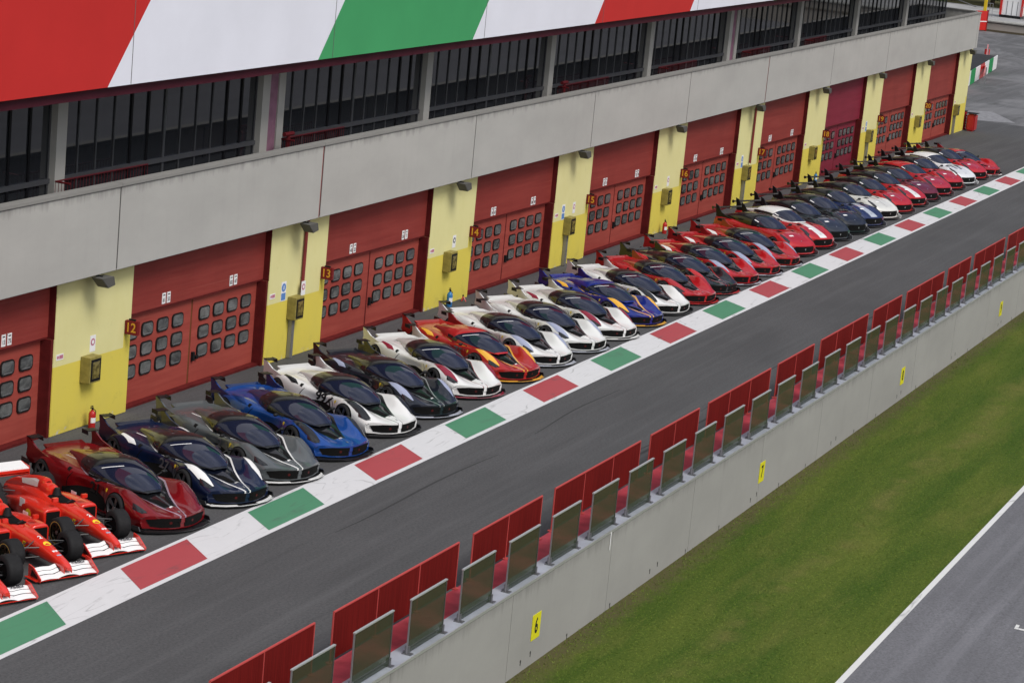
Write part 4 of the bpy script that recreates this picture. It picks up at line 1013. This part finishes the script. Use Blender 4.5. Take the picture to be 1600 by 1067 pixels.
# ------------------------------------------------------------------ open-wheel cars
def make_formula():
    t = thing('formula_car', '', 'racing car'); fr = simple('formula_red', (.62, .022, .010), .28, Coat_Weight=.8, Coat_Roughness=.05); FS = 1.1
    def loft(st, name, mat, e=.75):
        tab = crom(st, 5); rows = []
        for x, hw, z0, z1, yc in tab:
            zc, hz = (z0+z1)/2, (z1-z0)/2
            rows.append([(x*FS, yc+hw*(abs(cos(a))**e)*(1 if cos(a) > 0 else -1), zc+hz*(abs(sin(a))**e)*(1 if sin(a) > 0 else -1)) for a in np.linspace(0, 2*pi, 24, endpoint=False)])
        mb = MB().grid(rows, True); mb.add(rows[0], [tuple(range(24))]); mb.add(rows[-1], [tuple(range(24))[::-1]])
        return mb.build(name, mat, t, True, 50)
    body = loft([(2.50,.055,.22,.30,0),(2.35,.10,.19,.37,0),(2.0,.135,.20,.46,0),(1.5,.18,.20,.57,0),(1.0,.225,.16,.64,0),(.6,.26,.10,.67,0),(.2,.29,.08,.67,0),(-.3,.30,.08,.72,0),(-.8,.25,.08,.66,0),(-1.4,.16,.10,.50,0),(-1.95,.07,.15,.38,0)], 'body', fr)
    PF = Proj(body.data)
    cov = loft([(-.26,.10,.70,.95,0),(-.38,.125,.66,.97,0),(-.7,.11,.55,.93,0),(-1.1,.08,.45,.82,0),(-1.6,.05,.35,.62,0),(-1.95,.03,.30,.42,0)], 'engine_cover', fr)
    PV = Proj(cov.data)
    for s in (-1, 1): PV.patch([(-.55,.72),(-.50,.90),(-.66,.90),(-1.35,.72),(-1.30,.62)], 'side', side=s, off=.008, res=.08).build('white_flash', M['white'], t)
    MB().cyl((-.262*FS, 0, .83), .085, .012, 'x', 18).build('airbox_intake', M['well'], t)
    loft([(.02,.12,.60,.84,0),(-.12,.16,.58,.88,0),(-.35,.15,.55,.9,0)], 'headrest', fr)
    PF.patch([(.0,-.19),(.55,-.17),(.72,-.08),(.72,.08),(.55,.17),(.0,.19)], 'top', off=.012, res=.08).build('cockpit', M['well'], t)
    MB().cyl((.10, 0, .70), .11, .16, 'z', 18, r2=.06).build('head_pad', M['black'], t, True)
    MB().tube([(.72,-.10,.70),(.74,0,.76),(.72,.10,.70)], .02, 6).build('windscreen_lip', M['black'], t)
    for s in (-1, 1):
        loft([(.66,.20,.16,.56,s*.47),(.60,.235,.13,.60,s*.47),(.2,.25,.11,.60,s*.46),(-.4,.24,.10,.56,s*.42),(-.95,.19,.10,.42,s*.33),(-1.45,.11,.10,.26,s*.22)], 'sidepod', fr, .5)
        MB().box(.735, .745, s*.47-.17, s*.47+.17, .20, .53).build('sidepod_inlet', M['well'], t)
        MB().prism([(.80,.12),(1.25,.10),(1.22,.42),(.85,.34)], s*.40-.008, s*.40+.008, 'y').build('barge_board', fr, t)
        MB().box(-1.5, .85, s*.05 if s > 0 else -.70, .70 if s > 0 else -.05, .05, .08).build('floor', M['carbon'], t)
        m_ = MB(); m_.tube([(.55, s*.22, .68), (.62, s*.38, .76)], .010, 5).box(.60, .68, s*.38-.07, s*.38+.07, .73, .82).build('mirror', fr, t, bevel=.012)
        # logo on the pod and nose
        for (cx, cz, r_) in ((.08, .34, .13),):
            y = s*.718
            MB().cyl((cx, y-.003, cz), r_, .006, 'y', 18).build('round_logo_rim', M['red'], t); MB().cyl((cx, y-.005, cz), r_*.88, .010, 'y', 14).build('round_logo', M['yellow'], t)
        q = MB(); q.prism([(-.38,.40),(-.16,.40),(-.16,.60),(-.38,.60)], s*.672, s*.676, 'y'); q.build('sponsor_patch', M['white'], t)
        sh = [(1.17,.47),(1.27,.47),(1.27,.38),(1.22,.33),(1.17,.38)]; PF.patch(sh, 'side', side=s, off=.005, res=.05).build('shield_badge', M['yellow'], t)
        PF.patch([(1.205,.45),(1.235,.45),(1.235,.37),(1.205,.37)], 'side', side=s, off=.009, res=.05).build('shield_mark', M['black'], t)
        # suspension
        for x0, z0, x1, z1 in ((1.75,.46,1.56,.46),(1.30,.46,1.56,.46),(1.75,.26,1.56,.22),(1.30,.26,1.56,.22),(1.50,.54,1.56,.26)):
            MB().tube([(x0, s*.14, z0), (x1, s*.60, z1)], .014, 6).build('suspension_arm', M['carbon'], t)
        for x0 in (-1.45, -1.9): MB().tube([(x0, s*.12, .38), (-1.70, s*.55, .40)], .014, 6).tube([(x0, s*.12, .18), (-1.70, s*.55, .22)], .014, 6).build('suspension_arm', M['carbon'], t)
        # front wing end plates
        e = MB().prism([(2.06*FS,.06),(2.50*FS,.05),(2.52*FS,.13),(2.24*FS,.31),(2.06*FS,.33)], s*.70-.012, s*.70+.012, 'y'); e.prism([(2.06*FS, s*.70), (2.46*FS, s*.70), (2.44*FS, s*.78), (2.06*FS, s*.80)], .06, .075); e.build('wing_end_plate', fr, t)
        MB().prism([(2.15*FS,.10),(2.42*FS,.10),(2.40*FS,.15),(2.20*FS,.25)], s*.7155, s*.719, 'y').build('end_plate_patch', M['black'], t)
        MB().prism([(-1.80*FS,.40),(-2.16*FS,.40),(-2.16*FS,.80),(-1.80*FS,.77)], s*.50-.01, s*.50+.01, 'y').build('rear_end_plate', fr, t)
    def wz(y): return .085+.055*max(0, 1-(abs(y)/.26)**2)+.018*sin(min(1, max(0, (abs(y)-.26)/.42))*pi)
    yy = np.linspace(-.685, .685, 33)
    MB().grid([[(2.50*FS, y, wz(y)), (2.42*FS, y, wz(y)+.028), (2.33*FS, y, wz(y)+.040), (2.33*FS, y, wz(y)+.030), (2.42*FS, y, wz(y)+.004)] for y in yy], True).build('front_wing', M['white'], t, True, 60)
    for a_, z_, h_, nm in ((2.315, .050, .045, 'wing_flap'), (2.225, .105, .05, 'upper_flap')):
        for s in (-1, 1):
            ys_ = np.linspace(.13, .685, 12)*s
            MB().grid([[(a_*FS, y, wz(y)+z_), ((a_-.045)*FS, y, wz(y)+z_+h_*.75), ((a_-.085)*FS, y, wz(y)+z_+h_), ((a_-.085)*FS, y, wz(y)+z_+h_-.01), ((a_-.04)*FS, y, wz(y)+z_+.01)] for y in ys_], True).build(nm, M['white'], t, True, 60)
    MB().box(2.475*FS, 2.50*FS, -.69, .69, .072, .085).build('wing_edge', fr, t)
    for s in (-1, 1): MB().prism([(2.28*FS,.12),(2.46*FS,.12),(2.44*FS,.26),(2.30*FS,.30)], s*.09-.008, s*.09+.008, 'y').build('wing_pylon', fr, t)
    for s in (1,):
        q = MB(); text_on(q, 'FedEx', .125, (2.19*FS, s*.42, .262), (0, 1, 0), (-.93, 0, .36), 0, .003, 1.0); q.build('wing_lettering', M['black'], t)
    # nose lettering patches
    for x, r_, mt in ((1.80, .085, M['yellow']),):
        PF.patch([(x+r_*1.1*cos(a), r_*sin(a)) for a in np.linspace(0, 2*pi, 14, endpoint=False)], 'top', off=.007, res=.2).build('round_logo', mt, t)
    vs, fs = text_geo('2', .17, .006); MB().add([(1.50-b, a, PF.hit((1.5-b, a, 3), (0,0,-1)).z+.008) for a, b in vs], fs).build('race_number', M['white'], t)
    PF.patch([(2.10,-.06),(2.16,-.06),(2.16,.06),(2.10,.06)], 'top', off=.006, res=.2).build('sponsor_patch', M['white'], t)
    PF.patch([(2.28,-.055),(2.33,-.055),(2.33,.055),(2.28,.055)], 'top', off=.006, res=.2).build('sponsor_patch', lav, t)
    # rear wing
    MB().prism([(-1.80*FS,.73),(-2.16*FS,.805),(-2.16*FS,.79),(-1.80*FS,.71)], -.49, .49, 'y').build('rear_wing', M['white'], t)
    MB().prism([(-1.82*FS,.60),(-1.98*FS,.67),(-1.98*FS,.64),(-1.82*FS,.58)], -.49, .49, 'y').box(-1.80*FS, -1.785*FS, -.49, .49, .64, .71).build('wing_beam', fr, t)
    gold = simple('tyre_gold_band', (.42, .29, .07), .6)
    add_wheels(t, 'f', [(1.42*FS, -.72), (1.42*FS, .72)], .335, .34, .20, 7, M['rimg'], gold)
    add_wheels(t, 'r', [(-1.55*FS, -.70), (-1.55*FS, .70)], .335, .40, .20, 7, M['rimg'], gold)
    return t
fp = make_formula()
fl = ['bright red open-wheel car with white wings, parked beside the dark red race car', 'bright red open-wheel car between the other two, only its front half in the photo', 'bright red open-wheel car cut off at the left edge, only nose and wing showing']
for k, (nx, ny) in enumerate(((-7.20, -6.86), (-9.22, -6.94), (-11.39, -6.90))):
    t = fp if k == 0 else copy_tree(fp)
    T = .43; hx, hy = -sin(T), -cos(T); t.location = (nx-hx*2.75+.05, ny-hy*2.75+.11, 0); t.rotation_euler = (0, 0, math.atan2(hy, hx))
    t['label'] = fl[k]; t['group'] = 'open-wheel racing cars'

# ------------------------------------------------------------------ far end of the pit lane
x0, y0, x1, y1 = 122, 5.5, 158.3, 9.5
t = thing('striped_tyre_barrier', 'low tyre barrier with green, white and red stripes at the pit exit', 'barrier', (x1, y1, 0), math.atan2(y0-y1, x0-x1))
Lb = sqrt((x1-x0)**2+(y1-y0)**2); k = 0; sc_ = [M['white'], M['green'], M['white'], M['red']]
MB().box(0, Lb, -3.0, -.06, 0, 1.12).build('tyre_stack', simple('tyre_barrier_black', (.035,.035,.037), .8, var=.3), t)
for k in range(int(Lb/3.4)): MB().box(k*3.4, (k+1)*3.4-.02, -.055, 0, .03, 1.2).build('striped_panel', sc_[k % 4], t)
t = thing('red_guard_rail', 'thin red and white guard rail behind the striped tyre barrier', 'guard rail', (174, 13.8, 0), math.atan2(6.6-13.8, 140-174))
MB().box(0, 34, -.05, .05, .7, .95).build('rail', simple('rail_pink', (.5,.2,.2), .5), t)
for k in range(7): MB().box(k*5.5, k*5.5+.12, .05, .15, 0, .9).build('post', M['grey'], t)
MB().cyl((0,0,.0), .25, .5, 'z', 14).build('end_cap', M['red'], t)
rb = simple('barrier_red_plastic', (.38, .020, .022), .35, Coat_Weight=.3)
t = thing('red_water_barrier', 'plain red plastic barrier, outermost at the far corner of the garages', 'barrier', (104.55, -.45, 0), 0, 'red plastic barriers')
MB().box(-.45, .45, -.28, .28, 0, 1.15).build('shell', rb, t, bevel=.10); MB().box(-.5, .5, -.35, .35, 1.152, 1.18).build('lid', M['black'], t, bevel=.01)
t = thing('red_ribbed_barrier', 'ribbed red plastic barrier against the last yellow pillar', 'barrier', (104.75, .10, 0), 0, 'red plastic barriers')
q = MB()
for k in range(7): q.cyl((0,0,k*.175), .14, .11, 'z', 14).cyl((0,0,k*.175+.11), .10, .065, 'z', 14)
q.build('ribs', rb, t); MB().box(-.1, .35, -.1, .6, 1.19, 1.24).build('lid', M['black'], t)
fwm = concrete_mat('far_wall_concrete', (.30,.27,.235), False)
t = thing('far_retaining_wall', 'low beige concrete wall closing the paddock at the top right', 'wall')
MB().box(208, 208.6, -60, 90, -2, 1.05).build('wall_face', fwm, t); MB().box(207.9, 210.5, -60, 90, 1.052, 1.16).build('coping', simple('pale_coping', (.30,.30,.28), .8, var=.2), t); MB().box(207.94, 207.99, -60, 90, .0, .22).build('dark_kerb', simple('wall_foot_brown', (.09,.075,.05), .9), t)
MB().box(207.85, 207.9, -60, 90, .92, .98).build('cable', M['black'], t)
tag(MB().box(210.5, 238, -60, 120, -2, 1.0).build('far_path', simple('pale_paving', (.30,.30,.30), .85, var=.2, vs=.4)), kind='structure')
tag(MB().box(238, 420, -120, 220, -2, 1.1).build('far_lawn', gm), kind='structure')
t = thing('red_gate', 'red metal gate panel behind the far corner of the building', 'gate', (207.0, 21.7, 0), radians(62))
MB().box(-.05, .05, -.6, 1.3, .1, 2.2).build('panel', M['red'], t, bevel=.01); MB().box(-.08, -.05, -.6, 1.3, 1.0, 1.1).build('crossbar', M['white'], t); MB().box(-.07,.07,-.75,-.6,.0,2.3).build('post', simple('gate_post_dark_red', (.2,.01,.01), .5), t)
t = thing('yellow_pole', 'tall yellow pole rising behind the end parapet', 'pole', (214, 23.1, 1.0))
MB().box(-.16, .16, -.16, .16, 0, 7).build('pole', simple('pole_yellow', (.6,.42,.02), .5), t, bevel=.02)
t = thing('kiosk', 'small white cabin with red corner posts on the far terrace', 'kiosk', (221.5, 21.4, 1.0))
for nm, args, mt in (('base', (-1.6,1.6,-1.3,1.3,0,.3), M['black']), ('wall', (-1.45,1.45,-1.15,1.15,.3,2.55), M['white']), ('roof', (-1.6,1.6,-1.3,1.3,2.56,2.72), M['white'])): MB().box(*args).build(nm, mt, t, bevel=.01)
for a in (-1, 1):
    for b_ in (-1, 1): MB().box(a*1.5-.12, a*1.5+.12, b_*1.2-.12, b_*1.2+.12, .3, 2.555).build('corner_post', M['red'], t)
for k in range(3): MB().box(-1.475, -1.455, -.7+k*.6, -.62+k*.6, .35, 1.9).build('panel_joint', M['grey'], t)
for k, (x, y) in enumerate(((218.0, 23.6), (218.0, 17.5), (218.0, 12.5))):
    t = thing('railing_fence', 'grey metal crowd fence %s the white cabin' % ('left of', 'right of', 'far right of')[k], 'fence', (x, y, 1.0), 0, 'grey crowd fences on the terrace')
    w_ = 1.0 if k == 0 else 4.6; q = MB(); n_ = int(w_/.28)
    for j in range(n_+1): q.tube([(0, -w_/2+w_*j/n_, .0), (0, -w_/2+w_*j/n_, 1.5)], .025, 5)
    q.build('bars', M['grey'], t); MB().tube([(0,-w_/2,1.5),(0,w_/2,1.5)], .03, 6).tube([(0,-w_/2,.15),(0,w_/2,.15)], .03, 6).build('rails', M['grey'], t)
def hills():
    rows = []
    for r_ in np.linspace(300, 1000, 14):
        row = []
        for a in np.linspace(radians(-75), radians(100), 60):
            k = min(1, (r_-300)/420); k = k*k*(3-2*k)
            h = 150+45*sin(a*3.1+1)+25*sin(a*7.3)+12*sin(a*15+r_*.01)
            row.append((r_*cos(a), r_*sin(a), -1.9+(h*k if r_ < 760 else h*(1-.2*(r_-760)/240))))
        rows.append(row)
    m, nt, b = newmat('wooded_hill'); c = mixc(nt, ramp(nt, noise(nt, coords(nt, (.02,.02,.02)), 3, 8, .7), .35, .65), (.012,.022,.008), (.035,.05,.018))
    nt.links.new(c, b.inputs['Base Color']); setp(b, Roughness=.95)
    tag(MB().grid(rows).build('hills', m, None, True, 90), kind='structure')
hills()
lf1 = simple('dark_foliage', (.022, .040, .012), .7, var=.4, vs=1.2); bark = simple('bark', (.06,.045,.03), .9)
def tree(x, y, h, r, lab):
    t = thing('tree', lab, 'tree', (x, y, 1.0), 0, 'dark trees beyond the far terrace')
    q = MB(); q.tube([(0,0,0),(.1,.05,h*.3),(-.1,0,h*.6)], [.3,.22,.1], 8)
    for k in range(5):
        a = k*1.26; q.tube([(0,0,h*.25+k*.2),(r*.5*cos(a), r*.5*sin(a), h*.55)], [.1,.04], 5)
    q.build('trunk', bark, t)
    n = 5200; rr = np.random.rand(n)**.4; th = np.random.rand(n)*2*pi; ph = np.arccos(np.random.uniform(-1, 1, n))
    cl_ = np.random.uniform(-1, 1, (26, 3)); cl_ /= np.maximum(1, np.linalg.norm(cl_, axis=1))[:, None]
    pk = cl_[np.random.randint(0, 26, n)]+np.random.normal(0, .2, (n, 3))
    c0 = np.stack([pk[:, 0]*r, pk[:, 1]*r, h*.58+pk[:, 2]*h*.42], 1); a = np.random.normal(0, .17, (n, 3)); b = np.random.normal(0, .17, (n, 3))
    v = np.stack([c0, c0+a, c0+b], 1); MB().add([tuple(p) for p in v.reshape(-1, 3)], [(3*i, 3*i+1, 3*i+2) for i in range(n)]).build('crown', lf1, t)
tl = ['dark leafy tree directly above the white cabin', 'dark leafy tree at the top right corner', 'dark leafy tree behind the yellow pole', 'dark leafy tree between the yellow pole and the cabin']
for (x, y, h, r), l_ in zip(((240, 24, 9, 4.5), (239, 17.5, 9, 4.5), (241, 33, 9, 5), (243, 28.5, 10, 4.5)), tl): tree(x, y, h, r, l_)
